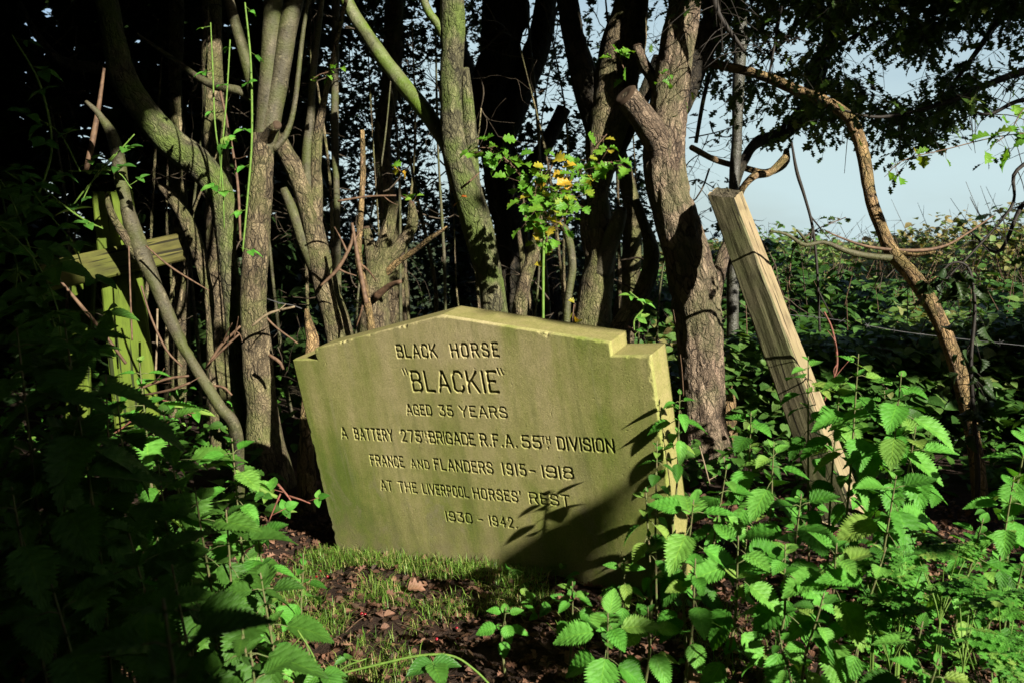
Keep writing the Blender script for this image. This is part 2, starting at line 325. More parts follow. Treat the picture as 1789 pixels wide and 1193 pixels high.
# ---------------------------------------------------------------- leaves
def leaf_tpl(n, width, kindof='nettle'):
    u = np.linspace(0, 1, n+1); env = np.sin(math.pi*np.clip(u, 0, 1)**.62)**.85
    if kindof == 'nettle':
        w = width*env; tooth = np.where(np.arange(n+1) % 2 == 1, 1.12, .86); w = w*tooth; w[-1] = 0.0; w[0] = width*.22
        du = np.where(np.arange(n+1) % 2 == 1, .030, -.006)
    elif kindof == 'haw':
        lob = np.abs(np.sin(math.pi*(u*3.2+.1)))**.7; env2 = np.sin(math.pi*u**.8)**.6
        w = width*env2*(.30+.85*lob); w[0] = .02; w[-1] = .03; du = .06*lob
    else:
        w = width*env; w = w*np.where(np.arange(n+1) % 2 == 1, 1.04, .96); w[-1] = 0; w[0] = width*.12; du = 0*u
    rows = []; uv = []
    for v in (-1, -.5, 0, .5, 1):
        uu = u+du*abs(v); z = .16*abs(v)*w/width*width*1.6-0*u
        if kindof == 'nettle': z = z+.007*np.sin((u-.34*abs(v))*2*math.pi*7)*(abs(v)**.5 if v else 0)
        rows.append(np.stack([uu, v*w, z], 1)); uv.append(np.stack([u, np.full(n+1, v), 0*u], 1))
    V = np.concatenate(rows); UV = np.concatenate(uv); m = n+1; f = []
    for r in range(4):
        for i in range(n): f.append([r*m+i, r*m+i+1, (r+1)*m+i+1, (r+1)*m+i])
    return V, np.array(f), UV
def leaf_lo(width, kindof):
    if kindof == 'haw':
        o = [(0, .03), (.22, .34), (.34, .14), (.5, .52), (.62, .18), (.78, .40), (.85, .14), (1, 0)]
    else:
        o = [(0, .02), (.12, .6), (.35, 1.0), (.6, .82), (.82, .42), (1, 0)]
    k = width*(1.2 if kindof == 'haw' else 1)
    n = len(o); V = [(a, 0, 0) for a, _ in o]+[(a+(.04 if kindof == 'haw' else 0), -b*k, .2*b*k) for a, b in o]+[(a+(.04 if kindof == 'haw' else 0), b*k, .2*b*k) for a, b in o]
    UV = [(a, 0, 0) for a, _ in o]+[(a, -1, 0) for a, _ in o]+[(a, 1, 0) for a, _ in o]; f = []
    for i in range(n-1): f.append([n+i, n+i+1, i+1, i]); f.append([i, i+1, 2*n+i+1, 2*n+i])
    return np.array(V, float), np.array(f), np.array(UV, float)
TP = {'nettle': leaf_tpl(34, .32), 'nettle_lo': leaf_tpl(14, .32), 'haw': leaf_tpl(16, .42, 'haw'), 'haw_lo': leaf_lo(.62, 'haw'), 'oval': leaf_tpl(16, .33, 'oval'), 'oval_lo': leaf_lo(.36, 'oval')}
def unit(a): a = np.asarray(a, float); return a/(np.linalg.norm(a, axis=-1, keepdims=True)+1e-12)
def put_leaves(mb, tpl, pos, dirs, nrm, size, bend=.25, curl=0.0, m=0, rnd=None, rs=None):
    """many leaves at once: pos/dirs/nrm (n,3), size (n)"""
    V, f, UV = TP[tpl]; pos = np.atleast_2d(pos); n = len(pos); d = unit(np.atleast_2d(dirs)); nr = np.atleast_2d(nrm)
    s = unit(np.cross(nr, d)); nr = np.cross(d, s); size = np.broadcast_to(np.asarray(size, float), (n,))
    bend = np.broadcast_to(np.asarray(bend, float), (n,)); curl = np.broadcast_to(np.asarray(curl, float), (n,))
    u, v, z = V[:, 0], V[:, 1], V[:, 2]
    vs = R_.uniform(.74, 1.18, n)[:, None] if n < 2000 else np.ones((n, 1)); v = v[None]*vs
    ang = bend[:, None]*u[None]; sa = np.where(np.abs(bend[:, None]) < 1e-4, u[None], np.sin(ang)/np.where(np.abs(bend[:, None]) < 1e-4, 1, bend[:, None]))
    ca = np.where(np.abs(bend[:, None]) < 1e-4, 0, (np.cos(ang)-1)/np.where(np.abs(bend[:, None]) < 1e-4, 1, bend[:, None]))
    zz = z[None]+ca+curl[:, None]*np.abs(v)**1.3*1.2
    P = pos[:, None]+size[:, None, None]*(sa[..., None]*d[:, None]+v[..., None]*s[:, None]+zz[..., None]*nr[:, None])
    ff = (f[None]+(np.arange(n)*len(V))[:, None, None]).reshape(-1, 4)
    rv = R_.random(n) if rnd is None else np.broadcast_to(np.asarray(rnd, float), (n,))
    mb.add(P.reshape(-1, 3), None, ff, m, rnd=np.repeat(np.clip(rv, 0, 1), len(V)), luv=np.tile(UV, (n, 1)))
def rdir(n):
    v = R_.normal(size=(n, 3)); return unit(v)
def frond(n, down=.2, spread=1.0):
    a = R_.random(n)*2*math.pi; d = np.stack([np.cos(a), np.sin(a), R_.normal(size=n)*.35*spread-down], 1)
    nr = np.stack([R_.normal(size=n)*.45, R_.normal(size=n)*.45, np.ones(n)], 1); return unit(d), unit(nr)
# ---------------------------------------------------------------- points kept sunlit: gaps for them are left in the added leaf screens
PRI = []; LIT = []     # rows x, y, z, radius
def lit(p, r): LIT.append((*[float(q) for q in p], float(r)))
def lit_px(pts, r):
    for a, b, d in pts: lit(wp(a, b, d), r)
# ================================================================= ground
def grid_sheet(xs, ys, zf, name, m):
    X, Y = np.meshgrid(xs, ys, indexing='ij'); Z = zf(X, Y); n, q = X.shape
    idx = np.arange(n*q).reshape(n, q); f = np.stack([idx[:-1, :-1], idx[1:, :-1], idx[1:, 1:], idx[:-1, 1:]], -1).reshape(-1, 4)
    mb = MB(); mb.add(np.stack([X, Y, Z], -1).reshape(-1, 3), None, f); return mb.build(name, m)
def gsurf(X, Y):
    p = np.stack([X*9, Y*9, 0*X], -1); near = np.exp(-((X/4)**2+((Y-2)/4)**2))
    return gz(X, Y)+near*((fbm(p, 3, 3)-.5)*.035+(fbm(p*5, 5, 2)-.5)*.012)
def graded(a0, a1, fine0, fine1, df, m):
    l = fine0-np.geomspace(.05, fine0-a0, m); r = fine1+np.geomspace(.05, a1-fine1, m)
    return np.unique(np.r_[l, np.arange(fine0, fine1, df), r])
g = grid_sheet(graded(-900, 900, -1.6, 1.8, .018, 28), graded(-60, 1500, .6, 3.4, .018, 30), gsurf, 'ground', M['earth']); kind(g, 'structure')
# ================================================================= gravestone
SR = np.array([[0.85524, 0.49177, -0.1635], [-0.51235, 0.84976, -0.12412], [0.0779, 0.18991, 0.97871]]); SO = np.array([-0.1635, 2.1736, 0.6311])
def sw(X, Y, Z): return SR@np.array([X, Y, Z])+SO
GLY = {}
def G(c, w, *st): GLY[c] = (w, [np.array(s, float) for s in st])
G('A', .62, [(0, 0), (.27, 1), (.35, 1), (.62, 0)], [(.12, .3), (.50, .3)])
G('B', .54, [(0, 0), (0, 1), (.38, 1), (.5, .88), (.5, .64), (.38, .53), (0, .53)], [(.38, .53), (.54, .40), (.54, .13), (.40, 0), (0, 0)])
G('C', .52, [(.52, .76), (.52, .86), (.38, 1), (.14, 1), (0, .86), (0, .14), (.14, 0), (.38, 0), (.52, .14), (.52, .26)])
G('G', .54, [(.54, .76), (.54, .86), (.40, 1), (.14, 1), (0, .86), (0, .14), (.14, 0), (.54, 0), (.54, .42), (.34, .42)])
G('D', .54, [(0, 0), (0, 1), (.38, 1), (.54, .84), (.54, .16), (.38, 0), (0, 0)])
G('E', .46, [(.46, 1), (0, 1), (0, 0), (.46, 0)], [(0, .53), (.36, .53)])
G('F', .46, [(.46, 1), (0, 1), (0, 0)], [(0, .53), (.36, .53)])
G('H', .56, [(0, 0), (0, 1)], [(.56, 0), (.56, 1)], [(0, .52), (.56, .52)])
G('I', .0, [(0, 0), (0, 1)])
G('1', .0, [(0, 0), (0, 1)])
G('K', .58, [(0, 0), (0, 1)], [(.54, 1), (.02, .42)], [(.2, .62), (.58, 0)])
G('L', .46, [(0, 1), (0, 0), (.46, 0)])
G('N', .58, [(0, 0), (0, 1), (.58, 0), (.58, 1)])
G('O', .54, [(.14, 0), (0, .14), (0, .86), (.14, 1), (.40, 1), (.54, .86), (.54, .14), (.40, 0), (.14, 0)])
G('0', .50, [(.14, 0), (0, .14), (0, .86), (.14, 1), (.36, 1), (.50, .86), (.50, .14), (.36, 0), (.14, 0)])
G('P', .52, [(0, 0), (0, 1), (.38, 1), (.52, .87), (.52, .58), (.38, .45), (0, .45)])
G('R', .54, [(0, 0), (0, 1), (.38, 1), (.52, .87), (.52, .60), (.38, .48), (0, .48)], [(.30, .48), (.54, 0)])
G('S', .52, [(.50, .78), (.50, .87), (.37, 1), (.14, 1), (0, .87), (0, .66), (.10, .55), (.42, .46), (.52, .35), (.52, .13), (.39, 0), (.13, 0), (0, .13), (0, .24)])
G('T', .54, [(0, 1), (.54, 1)], [(.27, 1), (.27, 0)])
G('V', .60, [(0, 1), (.30, 0), (.60, 1)])
G('Y', .60, [(0, 1), (.30, .46), (.60, 1)], [(.30, .46), (.30, 0)])
G('2', .50, [(0, .76), (0, .86), (.14, 1), (.36, 1), (.50, .86), (.50, .66), (0, .0), (.50, 0)])
G('3', .50, [(0, 1), (.48, 1), (.22, .60), (.38, .60), (.50, .47), (.50, .14), (.36, 0), (.14, 0), (0, .14), (0, .22)])
G('4', .56, [(.42, 0), (.42, 1), (0, .30), (.56, .30)])
G('5', .50, [(.47, 1), (.06, 1), (.03, .56), (.36, .60), (.50, .46), (.50, .14), (.36, 0), (.14, 0), (0, .14), (0, .22)])
G('7', .50, [(0, 1), (.50, 1), (.18, 0)])
G('8', .50, [(.14, .54), (.02, .66), (.02, .88), (.14, 1), (.36, 1), (.48, .88), (.48, .66), (.36, .54), (.14, .54), (0, .40), (0, .13), (.14, 0), (.36, 0), (.50, .13), (.50, .40), (.36, .54)])
G('9', .50, [(0, .22), (0, .13), (.14, 0), (.36, 0), (.50, .14), (.50, .86), (.36, 1), (.14, 1), (0, .86), (0, .58), (.14, .45), (.50, .45)])
G('-', .50, [(.02, .46), (.48, .46)])
G('.', .06, [(.02, .03), (.04, .05)])
G("'", .06, [(.05, 1.04), (.01, .80)])
G('"', .24, [(.02, 1.12), (.06, .84)], [(.20, 1.12), (.24, .84)])
LINES = [  # words with their extents measured on the stone: text, x0, x1, baseline, cap height
    ('BLACK', -.162, -.034, .003, .0325), ('HORSE', .014, .153, .003, .0325),
    ('BLACKIE', -.1316, .1335, -.0905, .0535), ('AGED', -.170, -.088, -.158, .0275), ('35', -.060, -.019, -.158, .0275), ('YEARS', .005, .1465, -.158, .0275),
    ('A', -.4245, -.395, -.2370, .0315), ('BATTERY', -.3745, -.238, -.2370, .0315), ('275', -.2075, -.1415, -.2370, .0315), ('BRIGADE', -.1105, .0330, -.2370, .0315), ('R.F.A.', .0535, .1600, -.2370, .0315), ('55', .1780, .2295, -.2370, .0315), ('DIVISION', .2790, .4275, -.2370, .0315),
    ('FRANCE', -.3345, -.2190, -.3145, .0300), ('AND', -.1930, -.1330, -.3145, .0235), ('FLANDERS', -.1120, .0730, -.3145, .0300), ('1915', .1060, .1720, -.3145, .0300), ('-', .1850, .2090, -.3145, .0300), ('1918', .2230, .3065, -.3145, .0300),
    ('AT', -.3180, -.2780, -.3900, .0285), ('THE', -.2530, -.1920, -.3900, .0285), ('LIVERPOOL', -.1690, -.0190, -.3900, .0285), ("HORSES'", -.0010, .1440, -.3900, .0285), ('REST', .1720, .2850, -.3900, .0285),
    ('1930', -.1065, -.0240, -.4660, .0270), ('-', -.002, .022, -.4660, .0270), ('1942.', .0350, .1170, -.4660, .0270)]
def strokes():
    out = []
    for tx, x0, x1, zb, h in LINES:
        ws = [GLY[c][0] for c in tx]; tot = sum(ws)*h; gaps = len(tx)-1; sp = (x1-x0-tot)/gaps if gaps else 0; k = 1.0
        if sp < .16*h and gaps: k = (x1-x0-.24*h*gaps)/tot; sp = .24*h
        if sp > .42*h and gaps: k = (x1-x0-.36*h*gaps)/tot; sp = .36*h
        x = x0
        for c in tx:
            hw = h*(.080 if h > .05 else .102)
            for st in GLY[c][1]: out.append((np.stack([x+st[:, 0]*h*k, zb+st[:, 1]*h], 1), hw))
            x += GLY[c][0]*h*k+sp
    for x in (-.1385, .2335):          # the small raised TH and its dot
        h = .0175
        for c, dx in (('T', 0), ('H', .0150)):
            for st in GLY[c][1]: out.append((np.stack([x+dx+st[:, 0]*h*1.0, -.2225+st[:, 1]*h], 1), .00195))
        out.append((np.array([(x+.016, -.2345), (x+.0165, -.2335)]), .0028))
    for x in (-.156, .1415):
        for dx in (0, .010): out.append((np.array([(x+dx, -.029), (x+dx+.004, -.0445)]), .0023))
    return out
HB, WS, DST, DHA, TH = .55, .4556, .0318, .1115, .0991
def stone():
    res = .00125; zb = -.80; BV = .0125
    O = [(-HB, zb), (-HB, 0), (-WS, 0), (-WS, DST), (0, DHA), (WS, DST), (WS, 0), (HB, 0), (HB, zb)]
    ST = strokes(); mb = MB()
    def edge_d(X, Z):
        D = np.full(X.shape, 9.)
        for (ax, az), (bx, bz) in zip(O[:-1], O[1:]):
            dx, dz = bx-ax, bz-az; t = np.clip(((X-ax)*dx+(Z-az)*dz)/(dx*dx+dz*dz), 0, 1); D = np.minimum(D, np.hypot(X-ax-t*dx, Z-az-t*dz))
        return D
    for xa, xb in ((-HB, -WS), (-WS, WS), (WS, HB)):
        xs = np.linspace(xa, xb, max(8, int((xb-xa)/res)))
        top = np.where(np.abs(xs) <= WS+1e-9, DST+(DHA-DST)*(1-np.abs(xs)/WS), 0.0) if xa == -WS else 0*xs
        nz = 560; t = np.r_[np.linspace(0, .12, 12, endpoint=False), np.linspace(.12, 1, nz)]
        X = np.repeat(xs[:, None], len(t), 1); Z = zb+t[None]*(top[:, None]-zb)
        D = edge_d(X, Z); p = np.stack([X*60, Z*60, 0*X], -1)
        chip = fbm(p, 11, 3); chip2 = vn(p*.35, 15)
        r = .0035+.018*np.clip(chip-.45, 0, 1)*2*np.clip(chip2*1.9-.55, 0, 1)+np.where((X > .44)&(Z > -.30), .012*np.clip(chip-.40, 0, 1), 0)
        q = np.clip(1-D/r, 0, 1); Y = r*(1-np.sqrt(np.clip(1-q*q, 0, 1)))
        Y = Y+.00025*(fbm(p*1.3, 21, 3)-.5)+.0020*(fbm(p*.10, 25, 2)-.5)
        pit = np.clip(vn(p*3.4, 31)-.93, 0, 1)*14; Y = Y+.0013*pit*(vn(p*.2, 33) > .5)
        dep = np.zeros_like(X)
        if xa == -WS:
            wob = (fbm(p*1.9, 41, 2)-.5)*.0009
            for st, hw in ST:
                lo = st.min(0)-.01; hi = st.max(0)+.01
                ia, ib = np.searchsorted(xs, [lo[0], hi[0]]); sub = (slice(ia, ib), slice(None))
                Zs = Z[sub]; js = np.where((Zs > lo[1]).any(0)&(Zs < hi[1]).any(0))[0]
                if not len(js): continue
                sub = (slice(ia, ib), slice(js[0], js[-1]+1)); xx, zz = X[sub], Z[sub]; dd = np.full(xx.shape, 9.)
                for (ax, az), (bx, bz) in zip(st[:-1], st[1:]):
                    dx, dz = bx-ax, bz-az; tt = np.clip(((xx-ax)*dx+(zz-az)*dz)/(dx*dx+dz*dz+1e-12), 0, 1); dd = np.minimum(dd, np.hypot(xx-ax-tt*dx, zz-az-tt*dz))
                dep[sub] = np.maximum(dep[sub], np.clip((hw+wob[sub]-dd)*2.7, 0, hw*1.9))
        Y = Y+dep; ed = D < 1e-6; Y[ed] = BV
        n, m = X.shape; idx = np.arange(n*m).reshape(n, m)
        f = np.stack([idx[:-1, :-1], idx[1:, :-1], idx[1:, 1:], idx[:-1, 1:]], -1).reshape(-1, 4)
        mb.add(np.stack([X, Y, Z], -1).reshape(-1, 3), None, f, dry=np.zeros(n*m))
    # body behind the face, with softened back arrises
    o = np.array(O); c = np.array([0, -.3]); n = len(o)
    rings = [(BV, 0.0), (TH-.004, 0.0), (TH, .004)]
    for i in range(n-1):
        a, b = o[i], o[i+1]; m = max(2, int(np.hypot(*(b-a))/.02)); e = (b-a)/np.hypot(*(b-a)); nv = np.array([-e[1], e[0]])
        P = a+(b-a)*np.linspace(0, 1, m)[:, None]; V = []
        ys = np.r_[np.linspace(BV, TH-.004, 5), TH]
        for y in ys: V += [(q[0]-nv[0]*(.004 if y == TH else 0), y, q[1]-nv[1]*(.004 if y == TH else 0)) for q in P]
        f = [[r*m+j, r*m+j+1, (r+1)*m+j+1, (r+1)*m+j] for r in range(len(ys)-1) for j in range(m-1)]; mb.add(V, None, f, dry=np.ones(len(V)))
    bk = o+(c-o)*0; V = [(q[0], TH-.0002, q[1]) for q in o]+[(0, TH-.0002, 0), (-WS, TH-.0002, zb), (WS, TH-.0002, zb), (-WS, TH-.0002, 0), (WS, TH-.0002, 0)]
    mb.add(V, [[3, 12, 9], [3, 9, 4], [4, 9, 5], [5, 9, 13]], [[0, 1, 12, 10], [10, 12, 13, 11], [11, 13, 7, 8]], dry=np.zeros(14))
    ob = mb.build('gravestone', M['stone']); ob.matrix_world = Matrix([[*SR[i], SO[i]] for i in range(3)]+[[0, 0, 0, 1]])
    tag(ob, 'leaning sandstone gravestone carved with the memorial lettering of a black horse', 'gravestone')
    for X in np.arange(-.54, .55, .035):
        for Z in np.arange(-.60, .10, .035):
            p = sw(X, 0, Z); a, b, d = proj(p)
            if b < 985-(a-870)*.68: lit(p, .032)
    for Z in np.arange(-.45, .02, .04): lit(sw(.55, .05, Z), .05)
    return ob
stone()
# ================================================================= timber
def timber(mb, P0, P1, U, V, w, h, m_main=0, m_side=1, m_end=2, cut=0.0, step=.03, seed=0, wear=.003, wend=None):
    """squared timber from P0 to P1; U, V unit axes of its section (width w along U, h along V), rounded arrises, worn ends"""
    P0, P1, U, V = map(lambda a: np.array(a, float), (P0, P1, U, V)); L = np.linalg.norm(P1-P0); n = int(L/step)+2; k = 7
    prof = []; r = .006
    for sx, sy in ((-1, -1), (1, -1), (1, 1), (-1, 1)): pass
    C = [(-w/2, -h/2), (w/2, -h/2), (w/2, h/2), (-w/2, h/2)]; pts = []; side = []
    for i in range(4):
        a, b = np.array(C[i]), np.array(C[(i+1) % 4]); e = (b-a)/np.linalg.norm(b-a)
        for t in np.linspace(r/np.linalg.norm(b-a), 1-r/np.linalg.norm(b-a), k): pts.append(a+(b-a)*t); side.append(i)
    pts = np.array(pts); m = len(pts); VV = np.zeros((n, m, 3)); TC = np.zeros((n, m, 3))
    for i in range(n):
        t = i/(n-1); sc = 1+(0 if wend is None else wend*t); q = pts*sc
        base = P0+(P1-P0)*t; tc = np.stack([q[:, 0]+seed, q[:, 1], np.full(m, t*L)], 1)
        dsp = (fbm(tc*[30, 30, 2.0], seed, 3)-.5)*wear*2
        q = q*(1+dsp[:, None]/(.5*max(w, h)))
        off = 0
        off = ((fbm(tc*[70, 70, 1], seed+4, 2)-.5)*(.02 if i == n-1 else 0)+np.clip(1-(1-t)*L/.40, 0, 1)*cut*((q[:, :1]*U+q[:, 1:]*V)@FWD))[:, None]*(P1-P0)/L
        VV[i] = base+q[:, :1]*U+q[:, 1:]*V+off; TC[i] = tc
    idx = np.arange(n*m).reshape(n, m); nx = np.roll(idx, -1, 1); f4 = np.stack([idx[:-1], nx[:-1], nx[1:], idx[1:]], -1)
    sidea = np.array(side)
    for s in range(4):
        sel = sidea == s
        pass
    Vv = VV.reshape(-1, 3); Tc = TC.reshape(-1, 3); base_n = mb.n; mb.add(Vv, None, None, tc=Tc)
    for s, mm in ((0, m_side), (1, m_main), (2, m_side), (3, m_main)):
        ff = f4[:, sidea == s].reshape(-1, 4)+base_n; mb.F4.append(ff); mb.M4.append(np.full(len(ff), mm))
    # end grain: a fine rough grid on each end
    for end, P, sg in ((0, P0, -1), (n-1, P1, 1)):
        sc = 1+(0 if wend is None else wend*end/(n-1)); gq = 22; a = np.linspace(-.5, .5, gq); A, B = np.meshgrid(a, a, indexing='ij')
        tc = np.stack([A*w+seed+3, B*h, 0*A], -1); z = (1-np.abs(2*vn(tc*[60, 140, 1], seed+8)-1))*.012*-1+(fbm(tc*[50, 50, 1], seed+4, 2)-.5)*.016
        edge = np.minimum(.5-np.abs(A), .5-np.abs(B)); z = np.where(edge < .02, z*.2-.002, z)
        sec = A[..., None]*w*.985*sc*U+B[..., None]*h*.985*sc*V; z = z*sg+(cut*(sec@FWD) if end else 0)
        Pp = P+sec+z[..., None]*(P1-P0)/L
        ii = np.arange(gq*gq).reshape(gq, gq); f = np.stack([ii[:-1, :-1], ii[1:, :-1], ii[1:, 1:], ii[:-1, 1:]], -1).reshape(-1, 4)
        mb.add(Pp.reshape(-1, 3), None, f, m_end, tc=tc.reshape(-1, 3))
def frame_for(P0, P1, hint):
    T = unit(np.array(P1)-np.array(P0)); Vx = np.array(hint, float); U = Vx-T*(Vx@T); U = unit(U); return T, U, np.cross(T, U)
def post():
    P1 = wp(1266, 337, 3.42); P0 = wp(1452, 838, 2.62); P0 = P0+(P0-P1)*.10
    # section: one face turned left towards the camera, one turned right
    T, U, V = frame_for(P0, P1, (.60, .80, 0))
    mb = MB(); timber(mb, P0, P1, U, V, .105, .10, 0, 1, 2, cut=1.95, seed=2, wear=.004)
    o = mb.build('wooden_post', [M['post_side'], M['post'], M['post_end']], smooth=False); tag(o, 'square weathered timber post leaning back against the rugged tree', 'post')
    for t in np.linspace(0, 1.02, 40): lit(P0+(P1-P0)*t, .10)
post()
def cross():
    d = 3.05; T0, T1 = wp(196, 336, d+.02), wp(232, 660, d-.04); T1 = T1+(T1-T0)*.25
    t = thing('wooden_cross', 'old wooden cross green with algae standing among brambles', 'cross', T1)
    T, U, V = frame_for(T1, T0, (1, .22, 0)); mb = MB(); timber(mb, T1, T0, U, V, .145, .035, 0, 1, 2, seed=5, wend=-.08)
    mb.build('upright', [M['cross_green'], M['cross_green'], M['cross_green']], t, False)
    A, B = wp(78, 484, d-.02-.12), wp(316, 432, d-.02+.04); T, U, V = frame_for(A, B, (0, 0, 1)); mb = MB(); timber(mb, A, B, U, V, .098, .10, 0, 1, 2, seed=8)
    mb.build('crossbar', [M['cross'], M['cross'], M['cross']], t, False)
    for px, py in ((230, 480), (225, 520), (235, 560), (240, 590), (220, 440), (250, 440), (280, 430), (240, 455), (190, 400), (150, 470), (120, 482), (300, 440), (170, 465)): lit(wp(px, py, d-.05), .028)
    mb = MB(); A, B = wp(150, 425, d+.25), wp(140, 640, d+.2); B = B+(B-A)*.5; T, U, V = frame_for(B, A, (1, 0, 0)); timber(mb, B, A, U, V, .085, .03, 0, 1, 2, seed=11)
    o = mb.build('wooden_board', [M['cross_green'], M['cross_green'], M['cross_green']], None, False); tag(o, 'short mossy upright board behind the wooden cross', 'board')
cross()
# ================================================================= trees and stems
def path(pts, d, extra_ground=False):
    """pts: (px, py, width_px[, depth]) -> rows x, y, z, radius"""
    P = []
    for i, q in enumerate(pts):
        dd = q[3] if len(q) > 3 else (d if np.isscalar(d) else np.interp(i, np.linspace(0, len(pts)-1, len(d)), d))
        P.append((*wp(q[0], q[1], dd), q[2]/2*dd/F_PX))
    P = np.array(P)
    if extra_ground:
        e = P[-1].copy(); e[2] = gz(e[0], e[1])-.06; e[3] *= 1.15
        if e[2] < P[-1][2]-.04: P = np.vstack([P, e])
        else: P[-1][2] = min(P[-1][2], e[2]+.03)
    return P
TREES = {}
def tree(name, label, group, d, trunk, matn, lits=None, limbs=(), rough=.005, sides=16, step=.02, ends=(), cat='tree', lump=.10, seed=None, grounded=True, crown=None):
    seed = len(TREES)*3+1 if seed is None else seed
    P = path(trunk, d, grounded); base = P[-1, :3]
    t = thing(name, label, cat, base, group)
    mb = MB(); Q = tube(mb, P, sides, step, rough, seed, 0, lump=lump); mats = [M[matn]]
    mb.build('trunk', mats, t)
    def do_lit(Q, rng):
        for q in Q[::2]:
            a, b, dd = proj(q[:3])
            if rng[0] <= b <= rng[1] and vn(q[:3]*[6, 6, 5.5], seed+2) > (.36 if a < 1100 else .12): lit(q[:3], q[3]+.012)
    if lits: do_lit(Q, lits)
    for lb in limbs:
        mb = MB(); Pl = path(lb['p'], lb.get('d', d)); Ql = tube(mb, Pl, lb.get('sides', 10), lb.get('step', .02), lb.get('rough', rough*.6), seed+7+len(lb['p']), 0, lump=.12)
        mb.build('limb', M[lb.get('mat', matn)], t)
        if lb.get('lit'): do_lit(Ql, lb['lit'])
        if lb.get('cut'):
            q, q2 = Ql[0], Ql[2]; ax = unit(q[:3]-q2[:3]); a = unit(np.cross(ax, [0.2, .3, 1])); b2 = np.cross(ax, a); mb = MB(); n = 18; V = []
            for rr in (1.03, .8, .5, .2, 0):
                for k in range(n):
                    th = 2*math.pi*k/n; V.append(q[:3]+q[3]*rr*(math.cos(th)*a+math.sin(th)*b2)*(1+.06*math.sin(3*th+seed))+ax*(.004+.003*math.sin(rr*18)+(.002 if rr < 1 else -.004)))
            f = [[r*n+k, r*n+(k+1) % n, (r+1)*n+(k+1) % n, (r+1)*n+k] for r in range(4) for k in range(n)]
            mb.add(V, None, f); mb.build('sawn_end', M['wood_cut'], t)
    TREES[label] = (t, P); return t
GT = 'old hawthorn stems behind the gravestone'
# the rugged tree right of the stone
T1 = tree('rugged_tree', 'thick rugged trunk with deeply cracked pinkish bark that the timber post leans on', GT, 3.62,
     [(1240, -260, 50), (1205, -120, 52), (1195, 0, 57), (1180, 100, 63), (1167, 200, 68), (1161, 300, 72), (1187, 400, 78), (1212, 500, 84), (1221, 600, 82), (1228, 725, 80), (1234, 790, 98)], 'bark_pink', (-40, 830),
     [dict(p=[(1092, 168, 46, 3.45), (1118, 200, 50, 3.5), (1150, 250, 54, 3.58), (1165, 310, 56, 3.63)], lit=(0, 400), cut=True, rough=.004),
      dict(p=[(1113, 84, 20, 3.7), (1127, 118, 22, 3.68), (1150, 150, 26, 3.66), (1168, 190, 28, 3.62)], lit=(0, 300), cut=True),
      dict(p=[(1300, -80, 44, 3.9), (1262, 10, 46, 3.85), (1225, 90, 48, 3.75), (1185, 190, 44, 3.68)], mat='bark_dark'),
      dict(p=[(1276, 415, 20, 3.75), (1262, 450, 26, 3.72), (1250, 500, 32, 3.68), (1232, 570, 34, 3.64)], lit=(0, 800))],
     rough=.011, sides=56, step=.010)
tree('dead_stump', 'red brown crumbling stump tight behind the rugged tree', None, 3.72, [(1264, 640, 12), (1270, 690, 30), (1272, 760, 34), (1275, 800, 36)], 'bark_tan', (640, 800), rough=.006, sides=18, cat='stump')
tree('hawthorn_tree', 'green mossy smooth upper trunk over a thick cracked base at centre behind the stone', GT, 3.5,
     [(795, -260, 36), (790, -40, 42), (791, 60, 43), (789, 160, 40), (792, 238, 42), (804, 290, 52), (820, 345, 52), (840, 420, 50), (860, 510, 46), (868, 620, 50), (872, 790, 62)], 'bark_green', (-30, 560),
     [dict(p=[(575, -140, 18, 3.85), (602, -10, 21, 3.8), (640, 60, 24, 3.76), (690, 130, 26, 3.72), (732, 182, 28, 3.66), (764, 226, 28, 3.6), (800, 285, 30, 3.52)], mat='bark_moss', rough=.0015, sides=14, lit=(-30, 200)), dict(p=[(730, -30, 13), (748, 20, 14), (768, 48, 15), (786, 90, 16)], mat='bark_moss', lit=(0, 100)),
      dict(p=[(813, 120, 16), (818, 190, 22), (822, 250, 26), (825, 330, 30)], mat='bark_green', lit=(0, 400)),
      dict(p=[(813, 226, 16), (806, 236, 20), (800, 250, 24)], cut=True)], rough=.004, sides=26, step=.015)
tree('hawthorn_tree', 'pale upright trunk forking into two smooth stems left of the stone', GT, 3.3,
     [(458, 236, 40), (455, 320, 45), (448, 420, 46), (443, 520, 46), (450, 640, 54), (460, 740, 60), (472, 830, 84)], 'bark', (250, 850),
     [dict(p=[(486, -120, 30), (480, -30, 33), (474, 60, 34), (468, 150, 34), (459, 260, 36)], mat='bark_smooth', rough=.001, sides=16, lit=(60, 260)),
      dict(p=[(535, -120, 26), (520, -20, 30), (503, 50, 32), (490, 130, 32), (470, 230, 34), (460, 280, 32)], mat='bark_smooth', rough=.001, sides=16, lit=(60, 260)),
      dict(p=[(484, 219, 16, 3.2), (474, 229, 20, 3.24), (460, 250, 28, 3.3)], cut=True),
      dict(p=[(560, -120, 5), (532, 40, 8), (515, 180, 10), (500, 235, 12), (478, 262, 14)], mat='bark_smooth', rough=.001, sides=8)], rough=.0045, sides=26, step=.014)
